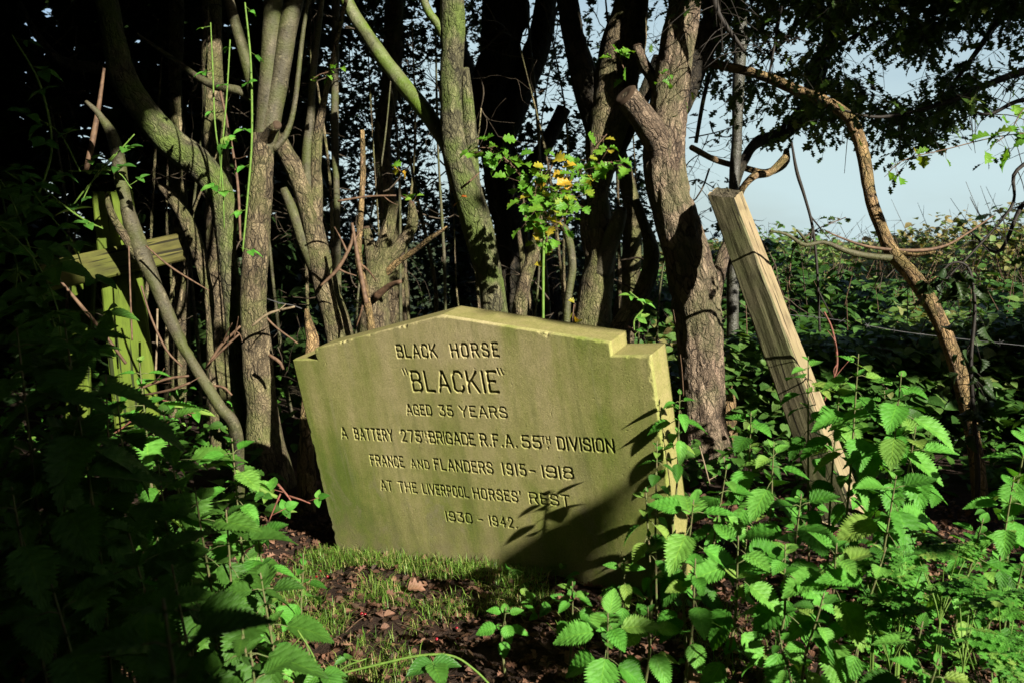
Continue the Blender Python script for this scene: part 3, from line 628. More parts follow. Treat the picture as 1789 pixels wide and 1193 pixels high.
tree('hawthorn_tree', 'dark crooked trunk sweeping up to the left from the paired base', GT, 3.42,
     [(165, -150, 34), (182, -30, 38), (196, 50, 40), (214, 130, 44), (245, 185, 48), (300, 250, 54), (350, 290, 54), (388, 350, 46), (398, 450, 32), (410, 560, 34), (424, 690, 42), (440, 790, 60)], 'bark_green', (235, 420),
     [dict(p=[(30, 0, 10), (70, 70, 14), (110, 108, 16), (160, 118, 18), (205, 122, 20)], mat='bark_dark'),
      dict(p=[(370, -160, 12), (395, -20, 16), (425, 90, 22), (440, 140, 26), (452, 190, 26)], mat='bark_smooth', rough=.001),
      dict(p=[(240, 60, 5, 3.6), (314, 112, 10, 3.55), (345, 135, 13, 3.5), (380, 152, 15, 3.48), (425, 162, 16, 3.46), (470, 200, 18, 3.5)], mat='bark_smooth', rough=.001, lit=(0, 400))], rough=.004, sides=22)
tree('leaning_stem', 'slim bare stem leaning across in front of the wooden cross', GT, 2.85,
     [(150, 178, 9), (176, 205, 15), (200, 250, 22), (213, 320, 23), (224, 370, 25), (244, 430, 27), (268, 490, 28), (305, 575, 24), (345, 650, 22), (385, 710, 22), (412, 760, 22)], 'bark_smooth', (180, 720),
     [dict(p=[(186, 338, 6, 2.78), (192, 365, 12, 2.79), (206, 395, 14, 2.82), (226, 425, 18, 2.84), (242, 450, 20, 2.85)], lit=(330, 460), mat='bark')], rough=.004, sides=20, step=.014, lump=.24)
tree('young_hawthorn', 'narrow crooked cracked stem between the cross and the forked trunk', GT, 3.55,
     [(278, 322, 12), (296, 340, 20), (322, 378, 26), (340, 420, 28), (354, 470, 22), (366, 530, 17), (368, 600, 14), (380, 760, 24)], 'bark', (310, 600), rough=.004)
tree('hawthorn_tree', 'cracked trunk at the left shoulder of the stone with a smooth bent top', GT, 3.6,
     [(486, 238, 22), (500, 268, 30), (522, 310, 34), (540, 365, 36), (556, 440, 40), (572, 510, 44), (592, 580, 50), (610, 700, 60), (615, 800, 66)], 'bark', (235, 620),
     [dict(p=[(575, -140, 6), (562, 0, 9), (548, 120, 13), (543, 200, 15), (536, 290, 20), (546, 380, 24)], mat='bark_smooth', rough=.001, lit=(100, 400)),
      dict(p=[(640, -140, 5), (600, 20, 8), (578, 120, 10), (555, 240, 18), (552, 330, 24), (550, 400, 28)], mat='bark', lit=(200, 420)),
      dict(p=[(495, 330, 14), (512, 370, 20), (530, 420, 24), (552, 470, 28)], mat='bark_smooth', rough=.001, lit=(250, 500))], rough=.0045, sides=24, step=.015)
tree('pole_stem', 'thin smooth upright stem standing alone in shade between the trunks', GT, 4.2, [(588, -120, 13), (586, 60, 14), (585, 150, 14), (585, 250, 15), (588, 345, 12), (590, 560, 16), (592, 740, 20)], 'bark_smooth', (160, 350), rough=.001, sides=10)
tree('coppice_stump', 'knobbly coppiced stump with broken arms above the left slope of the stone', None, 3.58,
     [(690, 352, 16), (682, 385, 22), (672, 430, 34), (660, 480, 46), (655, 540, 54), (655, 640, 66), (655, 790, 80)], 'bark', (340, 620),
     [dict(p=[(719, 357, 12), (721, 392, 20), (702, 425, 24), (682, 450, 26), (668, 480, 26)], mat='bark', lit=(300, 500), cut=True),
      dict(p=[(782, 397, 5, 3.4), (750, 418, 9, 3.45), (722, 440, 10, 3.5), (690, 462, 12, 3.54), (665, 490, 14)], mat='bark_tan', lit=(300, 500), rough=.001, sides=8),
      dict(p=[(640, 400, 14), (648, 440, 22), (655, 490, 30)], lit=(300, 560), cut=True),
      dict(p=[(700, 492, 7, 3.4), (680, 500, 10, 3.45), (655, 520, 14, 3.5)], mat='twig', rough=0, lit=(300, 560), sides=7)], rough=.006, sides=26, step=.014, cat='stump', lump=.25)
tree('dead_sapling', 'thin straight brown dead stem rising beside the coppiced stump', None, 3.4, [(633, 228, 8), (634, 300, 11), (630, 380, 11), (626, 450, 14), (640, 520, 14), (650, 600, 16), (650, 790, 20)], 'bark_tan', (220, 560), rough=.0012, sides=10, cat='stem')
tree('hawthorn_tree', 'big dark forked trunk with a sunlit knobbly foot behind the right of the stone', GT, 3.95,
     [(1125, -160, 56), (1108, -20, 62), (1090, 80, 74), (1073, 160, 84), (1056, 240, 72), (1044, 320, 46), (1046, 380, 44), (1050, 440, 52), (1042, 510, 60), (1036, 600, 76), (1034, 760, 90)], 'bark', (345, 620),
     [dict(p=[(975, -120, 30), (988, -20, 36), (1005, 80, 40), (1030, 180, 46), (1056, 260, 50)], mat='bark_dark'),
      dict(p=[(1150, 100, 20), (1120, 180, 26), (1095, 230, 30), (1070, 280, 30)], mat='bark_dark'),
      dict(p=[(1086, 366, 18, 3.8), (1079, 388, 28, 3.82), (1064, 430, 32, 3.88), (1050, 480, 36, 3.92)], mat='bark_smooth', lit=(340, 500), rough=.0015, cut=True),
      dict(p=[(1020, 350, 10), (1022, 400, 18), (1034, 450, 26)], lit=(340, 500))], rough=.006, sides=30, step=.015, lump=.2)
tree('curved_stem', 'stout bowed stem curving up between the stone and the rugged tree', GT, 3.8, [(1110, 350, 18), (1128, 400, 22), (1138, 440, 28), (1134, 480, 30), (1112, 530, 32), (1082, 580, 40), (1060, 680, 50), (1050, 780, 56)], 'bark', (430, 590), rough=.005, sides=18)
tree('curved_stem', 'pale thin hooked stem above the right slope of the stone', GT, 3.25, [(972, 390, 7), (986, 398, 12), (996, 430, 15), (1000, 470, 15), (994, 510, 14), (990, 560, 13), (992, 700, 18), (992, 840, 22)], 'bark_smooth', (380, 570), rough=.001, sides=12)
tree('young_hawthorn', 'short brown stem in shade beneath the yellowing sapling leaves', GT, 3.6, [(948, 300, 12), (944, 380, 18), (936, 430, 22), (920, 480, 24), (908, 540, 26), (905, 640, 32), (905, 790, 40)], 'bark', (400, 560), [dict(p=[(905, 400, 8), (912, 450, 12), (915, 500, 14), (905, 560, 16)], lit=(400, 560))], rough=.004)
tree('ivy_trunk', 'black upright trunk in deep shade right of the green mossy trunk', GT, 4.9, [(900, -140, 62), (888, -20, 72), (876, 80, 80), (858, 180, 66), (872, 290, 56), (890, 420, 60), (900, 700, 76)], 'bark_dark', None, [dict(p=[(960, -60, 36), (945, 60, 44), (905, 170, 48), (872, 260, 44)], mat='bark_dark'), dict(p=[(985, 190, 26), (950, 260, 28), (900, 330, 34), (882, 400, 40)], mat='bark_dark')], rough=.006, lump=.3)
T17 = tree('pole_stem', 'dark glossy upright pole of a stem rising behind the top of the timber post', GT, 3.95, [(1288, -200, 18), (1290, -30, 21), (1294, 60, 22), (1290, 150, 21), (1287, 250, 19), (1282, 340, 18), (1280, 560, 22), (1282, 740, 26)], 'bark_pole', (40, 330),
     [dict(p=[(1500, -60, 16, 4.6), (1462, 40, 24, 4.45), (1430, 120, 32, 4.3), (1412, 185, 36, 4.25), (1370, 232, 26, 4.2), (1322, 250, 20, 4.1), (1298, 285, 17, 4.0), (1282, 330, 16)], mat='bark_dark', rough=.001),
      dict(p=[(1374, 262, 9, 4.1), (1370, 285, 16, 4.08), (1340, 302, 13, 4.06), (1300, 294, 12, 4.02), (1250, 280, 11, 3.95), (1208, 258, 10, 3.8)], mat='bark_tan', rough=.001),
      dict(p=[(1372, 276, 14, 3.9), (1345, 302, 13, 3.85), (1318, 308, 13, 3.8), (1296, 332, 12, 3.8), (1286, 370, 13, 3.9)], mat='bark_tan', rough=.001, lit=(0, 500)),
      dict(p=[(1240, 128, 7, 3.9), (1228, 180, 7, 3.9), (1216, 250, 7, 3.9)], mat='bark_smooth', rough=0, sides=7)], rough=.0012, sides=14)
T18 = tree('arching_branch', 'thin sunlit stem arching over from the right against the open sky', None, 3.4,
     [(1196, 104, 15, 3.8), (1225, 108, 16, 3.8), (1300, 124, 17, 3.75), (1345, 138, 19, 3.7), (1400, 162, 20, 3.6), (1450, 182, 21, 3.5), (1488, 213, 22, 3.45), (1507, 268, 22, 3.4), (1520, 340, 22, 3.3), (1540, 400, 22, 3.2), (1562, 446, 27, 3.15), (1602, 492, 28, 3.05), (1642, 562, 27, 3.0), (1675, 650, 27, 2.95), (1692, 725, 26, 2.9), (1706, 800, 26, 2.85), (1714, 890, 28, 2.8)], 'bark_tan', (125, 790),
     [dict(p=[(1345, 404, 5, 3.0), (1375, 410, 6, 3.02), (1405, 428, 8, 3.05), (1440, 424, 8, 3.08), (1482, 440, 10, 3.1), (1520, 448, 11, 3.12), (1568, 452, 13, 3.14)], mat='bark_smooth', rough=.0006, sides=8, lit=(380, 470)),
      dict(p=[(1392, 402, 3, 3.0), (1402, 414, 5, 3.03), (1412, 427, 6, 3.06)], mat='bark_smooth', rough=0, sides=6),
      dict(p=[(1735, 378, 2.5, 3.3), (1690, 408, 4, 3.25), (1650, 430, 5, 3.2), (1600, 438, 6, 3.17), (1520, 432, 5, 3.12), (1460, 412, 3, 3.1), (1440, 402, 2, 3.1)], mat='twig', rough=0, sides=6, lit=(380, 470)),
      dict(p=[(1634, 441, 5, 3.05), (1600, 446, 7, 3.1), (1565, 440, 9, 3.14)], mat='bark_tan', rough=0, sides=7, lit=(380, 470)),
      dict(p=[(1640, 482, 3, 2.98), (1620, 494, 6, 3.0), (1606, 498, 9, 3.04)], mat='bark_tan', rough=0, sides=7, lit=(380, 520))], rough=.0025, sides=16, step=.015, cat='branch')
# leftover trunks in the dark, only just showing
for i, (lab, d, pts) in enumerate([
    ('dim straight trunk high at upper left between crooked limbs', 4.6, [(310, -120, 22), (308, 60, 26), (306, 160, 24), (312, 300, 28), (315, 700, 40)]),
    ('shadowy trunk showing behind the crooked sweep at left', 4.3, [(368, -160, 30), (370, 20, 34), (372, 170, 40), (378, 260, 44), (385, 420, 50), (390, 740, 60)]),
    ('dim rough trunk in the gap left of the green slanting stem', 5.0, [(690, -120, 30), (685, 120, 34), (668, 260, 30), (690, 460, 44), (700, 720, 54)]),
    ('black leaning trunk behind the mossy central trunk', 5.3, [(770, -80, 40), (800, 100, 44), (905, 330, 50), (960, 560, 60), (970, 700, 70)]),
    ('dark slender trunk right of the hooked stem', 4.6, [(1005, 60, 26), (1090, 300, 30), (1105, 420, 34), (1090, 560, 40), (1080, 730, 50)])]):
    tree('shaded_trunk', lab, GT, d, pts, 'bark' if i != 3 else 'bark_dark', (100, 320) if i == 1 else None, rough=.004, sides=14, step=.03)
for i in range(30):
    px = [160, 245, 330, 352, 410, 425, 520, 535, 605, 618, 660, 672, 705, 720, 765, 775, 835, 850, 915, 925, 960, 975, 1012, 1025, 1075, 1095, 1110, 1130, 140, 270][i]; d = R_.uniform(3.7, 4.7); w = R_.uniform(4, 9); top = R_.uniform(-80, 260); sl = R_.normal()*50; P = [(px+sl*1.6, top, w*.35)]
    for q in (.3, .6, .85): P.append((px+sl*(1-q)*1.3+R_.normal()*9, top+(760-top)*q, w*(.4+.7*q)))
    P.append((px, 770, w*1.2)); Pp = path(P, d, True); mb = MB(); Q = tube(mb, Pp, 8, .03, .0008, i+300, lump=.2)
    o = mb.build('thin_shoot', M['bark' if i % 3 else 'bark_smooth']); tag(o, 'thin bare shoot rising among the trunks behind the gravestone', 'shoot', 'thin shoots between the trunks')
    if i % 2:
        for q in Q[::2]:
            if 120 < proj(q[:3])[1] < 520 and vn(q[:3]*3, i) > .4: lit(q[:3], .015)
# ---------------------------------------------------------------- twigs and dead stems
def stick(name, label, pts, d, m, group=None, litr=(0, 2000), cat='twig', sides=6, forks=0, lit_on=True, seed=1):
    P = path([(*q, ) for q in pts], d); mb = MB(); Q = tube(mb, P, sides, .012, 0, seed, lump=.15)
    rg = np.random.default_rng(seed)
    for _ in range(forks):
        i = rg.integers(len(Q)//4, len(Q)-1); T = unit(Q[min(i+1, len(Q)-1), :3]-Q[i-1, :3]); dv = unit(T+rg.normal(size=3)*.6); L = .05+.09*rg.random()
        tube(mb, [(*Q[i, :3], Q[i, 3]*.7), (*(Q[i, :3]+dv*L*.5+rg.normal(size=3)*.006), Q[i, 3]*.5), (*(Q[i, :3]+dv*L), Q[i, 3]*.25)], 5, .015, 0, seed)
    o = mb.build(name, M[m]); tag(o, label, cat, group)
    if lit_on:
        for q in Q[::3]:
            if litr[0] <= proj(q[:3])[1] <= litr[1]: lit(q[:3], .012)
    return o
GTW = 'dry twigs around the tree feet'
tw = [('long straight dry twig crossing below the left arm of the cross', [(95, 478, 5), (150, 545, 7), (180, 580, 6), (220, 635, 6)], 2.7, 0),
 ('thin twig hanging in front of the mossy cross upright', [(225, 430, 2.5), (228, 520, 3), (231, 595, 3)], 2.8, 0),
 ('reddish twig crossing right of the cross', [(255, 430, 3), (300, 468, 4), (365, 508, 2)], 2.75, 0),
 ('bowed twig arching from the cross foot toward the leaning stem', [(247, 500, 4), (262, 550, 4), (290, 610, 4), (318, 640, 3)], 2.75, 0),
 ('pale upright twig beside the cross foot', [(275, 540, 4), (274, 600, 4), (272, 650, 4)], 2.8, 0),
 ('pale forked twig poking right from the forked trunk', [(440, 570, 4), (470, 548, 5), (515, 536, 4)], 3.1, 2),
 ('broken twig angled up against the base of the forked trunk', [(360, 645, 5), (385, 605, 6), (420, 570, 4)], 3.05, 2),
 ('second broken twig lower on the paired trunk base', [(368, 632, 4), (400, 600, 5), (418, 584, 3)], 3.0, 1),
 ('flat dry twig lying left of the leaning stem foot', [(240, 680, 4), (290, 662, 5), (330, 656, 4)], 2.7, 2),
 ('rust red dry twig lying among nettles by the leaning stem', [(250, 690, 4), (300, 680, 5), (332, 668, 4)], 2.65, 1),
 ('bent dead twig right of the leaning stem foot', [(365, 673, 4), (390, 676, 5), (405, 690, 4)], 2.9, 0),
 ('curled dead twig between trunk base and gravestone', [(470, 620, 6), (488, 632, 7), (495, 645, 5)], 3.1, 0),
 ('dead twig sloping behind the left shoulder of the stone', [(430, 500, 3), (470, 560, 4), (520, 600, 3)], 3.3, 0),
 ('branched grey twig in front of the coppiced stump', [(560, 500, 4), (590, 470, 7), (612, 430, 6), (618, 400, 4)], 3.35, 3),
 ('thin horizontal twig across the trunks above the stump', [(590, 352, 4), (640, 344, 4), (692, 342, 3)], 3.3, 1),
 ('pinkish twig standing on the coppiced stump', [(615, 390, 6), (625, 450, 8), (640, 530, 9)], 3.35, 2),
 ('sloping brown twig on the central trunk', [(805, 330, 4), (820, 318, 4), (838, 302, 2)], 3.3, 0),
 ('stout broken pink twig behind the right shoulder of the stone', [(1097, 571, 4), (1104, 576, 5), (1110, 582, 5)], 2.9, 0),
 ('tall brown twig left of the forked trunk', [(385, 160, 4), (400, 230, 5), (415, 320, 5), (420, 420, 4)], 3.15, 1)]
for i, (lb, p, d, fk) in enumerate(tw): stick('dry_twig', lb, p, d, 'twig_pale' if 'pale' in lb else 'twig', GTW, forks=fk, seed=i+3)
stick('dead_branch', 'dark red rough dead branch hanging at upper left', [(182, 120, 5), (172, 190, 8), (160, 255, 10), (150, 300, 8)], 3.0, 'twig', None, cat='branch', seed=77, sides=9)
tree('rotten_stem', 'orange brown rotten stem at the left shoulder of the gravestone', None, 3.0, [(535, 540, 6), (540, 570, 18), (545, 600, 24), (540, 660, 20), (535, 760, 26), (535, 830, 34)], 'bark_tan', (535, 780), rough=.005, sides=14, cat='stem')
stick('hanging_vine', 'dark ragged vine hanging down against the sky right of the post', [(1383, 250, 4), (1392, 300, 6), (1406, 345, 5), (1420, 400, 5), (1428, 480, 5), (1432, 580, 4)], 3.3, 'twig_dark', None, cat='vine', forks=5, lit_on=False, seed=91)
def dead_plant():
    P = path([(1636, 500, 2), (1650, 470, 3), (1672, 458, 4), (1694, 474, 5), (1703, 540, 6), (1696, 640, 7), (1704, 760, 8), (1708, 850, 8)], 2.6, True); t = thing('withered_weed', 'black withered drooping weed standing in front of the field at right', 'plant', P[-1, :3]); ms = MB(); ml = MB(); Q = tube(ms, P, 7, .015, 0, 4, lump=.2)
    for k in range(64):
        i = R_.integers(0, len(Q)*2//3); p = Q[i, :3]; dv = unit(R_.normal(size=3)*[1, .7, .5]+np.array([0, 0, -.5])); e = p+dv*R_.uniform(.02, .07)-np.array([0, 0, .02]); tube(ms, [(*p, .0014), (*((p+e)/2+[0, 0, .006]), .0011), (*e, .0007)], 4, .02); put_leaves(ml, 'nettle_lo', e, unit(dv+np.array([0, 0, -1.2])), unit(R_.normal(size=3)), R_.uniform(.03, .06), R_.uniform(.5, 2.2), R_.uniform(.6, 1.6))
    ms.build('stem', M['twig_dark'], t); ml.build('leaves', M['thick'], t)
dead_plant()
stick('white_straw', 'pale straw stalks crossed at the foot of the rugged tree', [(1222, 778, 2.5), (1232, 815, 3), (1240, 845, 2.5)], 2.6, 'twig_pale', None, cat='straw', forks=2, seed=93)
stick('purple_bramble_cane', 'thin purple cane looping right of the timber post', [(1440, 700, 3), (1462, 640, 4), (1455, 580, 4), (1440, 545, 3)], 2.7, 'stem_red', None, cat='bramble cane', forks=3, seed=94)
stick('purple_bramble_cane', 'reddish cane lying across the shade right of the sunlit nettles', [(1580, 900, 3), (1620, 922, 5), (1655, 945, 4)], 1.9, 'stem_red', None, cat='bramble cane', forks=1, seed=95)
def wire(label, pts, d):
    P = path(pts, d); mb = MB(); Q = tube(mb, P, 6, .02, 0, 3); rg = np.random.default_rng(5)
    for i in range(3, len(Q)-2, 5):
        for sg in (-1, 1):
            dv = unit(rg.normal(size=3))*.016; tube(mb, [(*(Q[i, :3]-dv), .0008), (*Q[i, :3], .0014), (*(Q[i, :3]+dv), .0006)], 5, .008)
    tag(mb.build('barbed_wire', M['wire']), label, 'wire'); [lit(q[:3], .02) for q in Q[::14]]
wire('strand of barbed wire stretched through brambles right of the post', [(1350, 548, 1.1), (1440, 556, 1.1), (1500, 566, 1.1), (1580, 580, 1.1), (1680, 592, 1.1), (1830, 608, 1.1)], 3.25)
wire('lower strand of barbed wire at the right edge near the ground', [(1560, 772, 1.1), (1650, 768, 1.1), (1740, 770, 1.1), (1840, 768, 1.1)], 3.0)
wire('short strand of barbed wire behind the forked trunk on the left', [(465, 522, 2), (490, 530, 2), (512, 534, 2), (540, 545, 2)], 3.6)
# ================================================================= plants
def yaw(a): return np.array([math.cos(a), math.sin(a), 0.0])
GN = 'stinging nettles around the gravestone'
def nettle(label, px, py, d, leaf, pairs=5, gap=.05,  lean=(0, 0), m='nettle', litr=.10, tpl='nettle', a0=None, group=GN, droop=0.0, name='nettle_plant', mstem='stem_nettle', upright=0):
    global PRI
    rg = R_; pairs = pairs+(4 if leaf > .055 and py < 960 else 1); top = wp(px, py, d); b = np.array([top[0]+lean[0], top[1]+lean[1], 0]); b[2] = gz(b[0], b[1])-.02
    mid = (top+b)/2; mid[:2] = mid[:2]*.5+np.array(b[:2])*.35+np.array(top[:2])*.15+rg.normal(size=2)*.012
    t = thing(name, label, 'nettle' if name == 'nettle_plant' else 'plant', b, group); P = np.array([(*top, .0012), (*(top*.7+mid*.3), .0018), (*mid, .0026), (*b, .0034)])
    ms = MB(); Q = tube(ms, P, 6, .02, 0, 1); L = np.r_[0, np.cumsum(np.linalg.norm(np.diff(Q[:, :3], axis=0), axis=1))]
    ml = MB(); a = rg.random()*6.28 if a0 is None else a0; s = .012; Tp = unit(Q[0, :3]-Q[min(4, len(Q)-1), :3])
    side = unit(np.cross(Tp, [.3, .9, .1])); side2 = np.cross(Tp, side)
    prof = [.28, .62, .95, 1.05, 1.0, .92, .85, .8, .75, .7]
    for i in range(pairs):
        if s > L[-1]*.97: break
        p = np.array([np.interp(s, L, Q[:, k]) for k in range(3)]); sz = leaf*prof[min(i, 9)]*(.72+.45*rg.random())
        el = [.75, .25, -.08, -.30, -.45, -.55, -.6, -.65, -.65, -.65][min(i, 9)]-droop+rg.normal()*.12+upright
        for q in (0, math.pi):
            az = a+q+rg.normal()*.18; h = math.cos(az)*side+math.sin(az)*side2; dv = math.cos(el)*h+math.sin(el)*Tp; dv = unit(dv); nr = unit(Tp*math.cos(el)-h*math.sin(el)+rg.normal(size=3)*.12)
            pe = sz*.34*(1 if i > 0 else .3); b0 = p+dv*pe
            if i > 0: tube(ms, [(*p, .0012), (*(p+dv*pe*.5+Tp*.003), .0009), (*b0, .0008)], 4, .02)
            put_leaves(ml, tpl, b0, dv, nr, sz, .35+.35*rg.random()+droop, -.1+.25*rg.random())
        if 1 < i and rg.random() < .6:      # small axillary leaves
            for q in (0.4, 3.5):
                h = math.cos(a+q)*side+math.sin(a+q)*side2; put_leaves(ml, 'nettle_lo', p, unit(h+.8*Tp), unit(Tp-.5*h), leaf*.35, .4)
        a += math.pi/2+rg.normal()*.15; s += gap*(.45+.16*i)*(.8+.4*rg.random())
    ms.build('stem', M[mstem], t); ml.build('leaves', M[m], t)
    if litr and px > 1195 and py < 1090: PRI += [(*(Q[0, :3]-[0, 0, .01]), .045 if leaf > .07 else .03), (*(Q[0, :3]-[0, 0, .06]), .035)]
    if litr:
        for k in range(0, min(len(Q), 14), 3): lit(Q[k, :3], litr)
    return t
# sunlit nettles on the right; (label, px, py, depth, leaf length, pairs, lean)
NR = [
 ('tall thin pale nettle rising beside the right edge of the gravestone', 1188, 682, 1.95, .050, 6, (-.02, .05)),
 ('small leaved nettle climbing across the right edge of the gravestone face', 1148, 770, 1.90, .036, 6, (.02, .02)),
 ('wispy low nettle in front of the lower right corner of the gravestone', 1128, 850, 1.68, .045, 6, (.02, .0)),
 ('large bright nettle rosette at the right foot of the gravestone', 1212, 872, 1.62, .088, 5, (.02, .06)),
 ('upright feathery nettle standing against the foot of the rugged tree', 1312, 720, 2.15, .085, 5, (.02, .04)),
 ('broad leaved nettle just left of the timber post base', 1352, 775, 2.0, .075, 6, (.0, .05)),
 ('curled leaf nettle overlapping the right face of the timber post', 1412, 622, 2.12, .062, 8, (.06, .05)),
 ('wide nettle top immediately right of the timber post', 1468, 668, 2.10, .075, 7, (.03, .06)),
 ('tall bright nettle top standing against the lower post', 1500, 618, 2.0, .080, 7, (.02, .05)),
 ('tall leafy nettle leaning out right of the post', 1575, 650, 1.9, .088, 7, (.02, .05)),
 ('bright drooping nettle right of the post with sunlit leaf tips', 1545, 682, 2.05, .090, 7, (.02, .05)),
 ('nettle with two big hanging leaves right of the post', 1600, 745, 2.0, .085, 6, (.02, .05)),
 ('dark hearted nettle rosette below the hanging leaves', 1566, 830, 1.82, .092, 6, (.0, .05)),
 ('nettle in the gap between post foot and gravestone corner', 1270, 812, 1.9, .075, 6, (.0, .05)),
 ('bushy nettle spreading below the timber post base', 1400, 862, 1.75, .085, 6, (.0, .04)),
 ('deep green nettle clump centre of the sunlit bank', 1462, 948, 1.55, .090, 6, (.0, .05)),
 ('pale star shaped nettle top in the middle of the bank', 1548, 955, 1.5, .075, 5, (.0, .05)),
 ('nettle left of the deep green clump with ragged leaves', 1372, 950, 1.55, .080, 6, (-.01, .05)),
 ('leafy nettle hanging over the dark hollow by the gravestone', 1290, 935, 1.55, .078, 6, (.0, .05)),
 ('low nettle spilling left from the bank into shade', 1215, 975, 1.55, .070, 5, (.0, .04)),
 ('big pale smooth leaved nettle low at right of the picture', 1612, 1085, 1.28, .098, 5, (.0, .04)),
 ('nettle with long hanging leaves at the bottom right edge', 1640, 1150, 1.22, .080, 5, (.0, .04)),
 ('slender nettle with stacked leaves near the right edge', 1718, 905, 1.75, .075, 7, (.0, .05)),
 ('nettle entering at the right edge above the slender one', 1772, 832, 1.75, .080, 6, (.02, .05)),
 ('single bright leaf nettle at the far right edge', 1795, 752, 1.8, .070, 6, (.03, .03)),
 ('nettle half cut by the right edge of the picture', 1790, 975, 1.6, .080, 6, (.02, .03)),
 ('small nettle with one large hanging leaf in front of dark hollow', 1062, 1070, 1.50, .082, 5, (.01, .05)),
 ('little upright nettle sprout below the gravestone face', 1000, 1015, 1.72, .045, 4, (.0, .02)),
 ('little nettle sprout furthest left in the dark hollow', 884, 1060, 1.72, .045, 4, (.0, .02)),
 ('fresh nettle sprout between hollow and gravestone foot', 1090, 975, 1.68, .048, 5, (.0, .02)),
 ('low wide nettle sprout right of the large hanging leaf', 1132, 1060, 1.55, .062, 4, (.0, .03)),
 ('tiny nettle seedling in dark shade below the bank', 1360, 1100, 1.45, .032, 4, (.0, .02)),
 ('nettle shoot leaning out over the dark shade under the bank', 1440, 1035, 1.45, .060, 5, (.0, .04)),
]
for (lb, a, b, d, lf, pr, ln) in NR:
    nettle(lb, a, b, d*.97, lf*(1.0 if lf < .055 else 1.06 if b < 960 else .86), pr, .046 if lf > .05 else .032, (ln[0], ln[1]+.05), 'nettle', (.0 if a == 1128 else .045) if lf < .05 else .07 if a in (1212, 1215, 1188) else .12)
NL = [
 ('deeply shaded nettle standing tall at the left edge beside the cross', 28, 560, 1.2, .100, 7, 0, 'nettle_shaded', 0),
 ('dark nettle hiding the foot of the cross', 185, 655, 1.5, .098, 7, 0, 'nettle_shaded', 0),
 ('dark nettle in front of the mossy board', 118, 660, 1.35, .10, 7, 0, 'nettle_shaded', 0),
 ('dark nettle between the cross foot and leaning stem', 285, 715, 1.65, .09, 6, 0, 'nettle_shaded', 0),
 ('dark nettle filling the left thicket below the rosette', 90, 760, 1.25, .10, 7, 0, 'nettle_shaded', 0),
 ('shadowed nettle low at the left of the bramble sprig', 395, 890, 1.5, .09, 6, 0, 'nettle_shaded', 0),
 ('large dark nettle rosette in front of the wooden cross', 112, 560, 1.25, .100, 6, 0, 'nettle_shaded', 0),
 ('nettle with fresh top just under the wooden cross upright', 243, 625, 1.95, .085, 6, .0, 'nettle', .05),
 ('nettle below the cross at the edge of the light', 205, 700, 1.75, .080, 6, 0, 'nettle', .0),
 ('dark nettle at the left edge above the black corner', 40, 690, 1.35, .095, 6, 0, 'nettle_shaded', 0),
 ('broad nettle left of the leaning stem foot', 150, 790, 1.45, .095, 6, 0, 'nettle_shaded', 0),
 ('dim nettle rosette in the middle of the left thicket', 275, 800, 1.55, .090, 6, 0, 'nettle_shaded', 0),
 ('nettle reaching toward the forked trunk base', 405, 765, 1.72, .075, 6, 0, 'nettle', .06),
 ('nettle shaded behind the thorny cane', 340, 850, 1.5, .085, 6, 0, 'nettle_shaded', 0),
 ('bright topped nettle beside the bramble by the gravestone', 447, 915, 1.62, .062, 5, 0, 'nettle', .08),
 ('nettle with wide ragged leaves in front of the leaf litter', 455, 1000, 1.42, .088, 6, 0, 'nettle_shaded', .05),
 ('dim upright nettle in the lower left', 225, 930, 1.3, .095, 6, 0, 'nettle_shaded', 0),
 ('green lit nettle column beside the leaf litter', 420, 1075, 1.15, .085, 6, 0, 'nettle_shaded', .03),
 ('nettle sprawling at the bottom beside the litter', 440, 1150, 1.1, .075, 5, 0, 'nettle_shaded', 0),
 ('almost black nettle at the far left edge', 20, 850, 1.15, .100, 6, 0, 'nettle_shaded', 0),
 ('almost black nettle at the lower left corner', 90, 1020, 1.0, .100, 6, 0, 'nettle_shaded', 0),
 ('murky nettle above the blurred leaf', 300, 985, 1.1, .095, 6, 0, 'nettle_shaded', 0),
 ('blurred nettle with one big leaf closest to the camera', 285, 1045, .62, .105, 3, 0, 'nettle_shaded', 0),
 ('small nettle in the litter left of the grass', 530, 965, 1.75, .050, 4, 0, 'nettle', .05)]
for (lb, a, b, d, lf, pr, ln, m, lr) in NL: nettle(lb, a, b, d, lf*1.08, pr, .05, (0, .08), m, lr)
# ferny cow parsley at lower right
def parsley(label, px, py, d, size, n=7):
    c = wp(px, py, d); b = c.copy(); b[2] = gz(b[0], b[1])-.01; t = thing('cow_parsley', label, 'plant', b, 'ferny plants low on the right'); ms = MB(); ml = MB()
    for i in range(n):
        az = 6.28*i/n+R_.normal()*.3; el = .5+R_.normal()*.25; dv = unit(yaw(az)*math.cos(el)+np.array([0, 0, math.sin(el)])); tip = c+dv*size*(.6+.5*R_.random())
        tube(ms, [(*b, .0016), (*(b*.4+c*.6), .0013), (*tip, .0007)], 5, .02)
        ax = unit(dv*[1, 1, .35]-np.array([0, 0, .12])); sd = unit(np.cross(ax, [0, 0, 1])); up = np.cross(sd, ax)
        for k, s in enumerate(np.linspace(.0, 1.0, 5)):
            p = tip-ax*size*.8*(1-s); L = size*.42*(1-.55*s)
            for sg in ((-1, 1) if k < 4 else (0,)):
                q = unit(ax*.8+sd*sg*1.0-np.array([0, 0, .1])); put_leaves(ml, 'haw', p, q, up, L, .3)
                if sg:
                    for h in (.35, .7): put_leaves(ml, 'haw_lo', p+q*L*h*.6, unit(q+ax*.9), up, L*.5, .3)
    ms.build('stem', M['stem_green'], t); ml.build('leaves', M['nettle'], t); lit(c, .12)
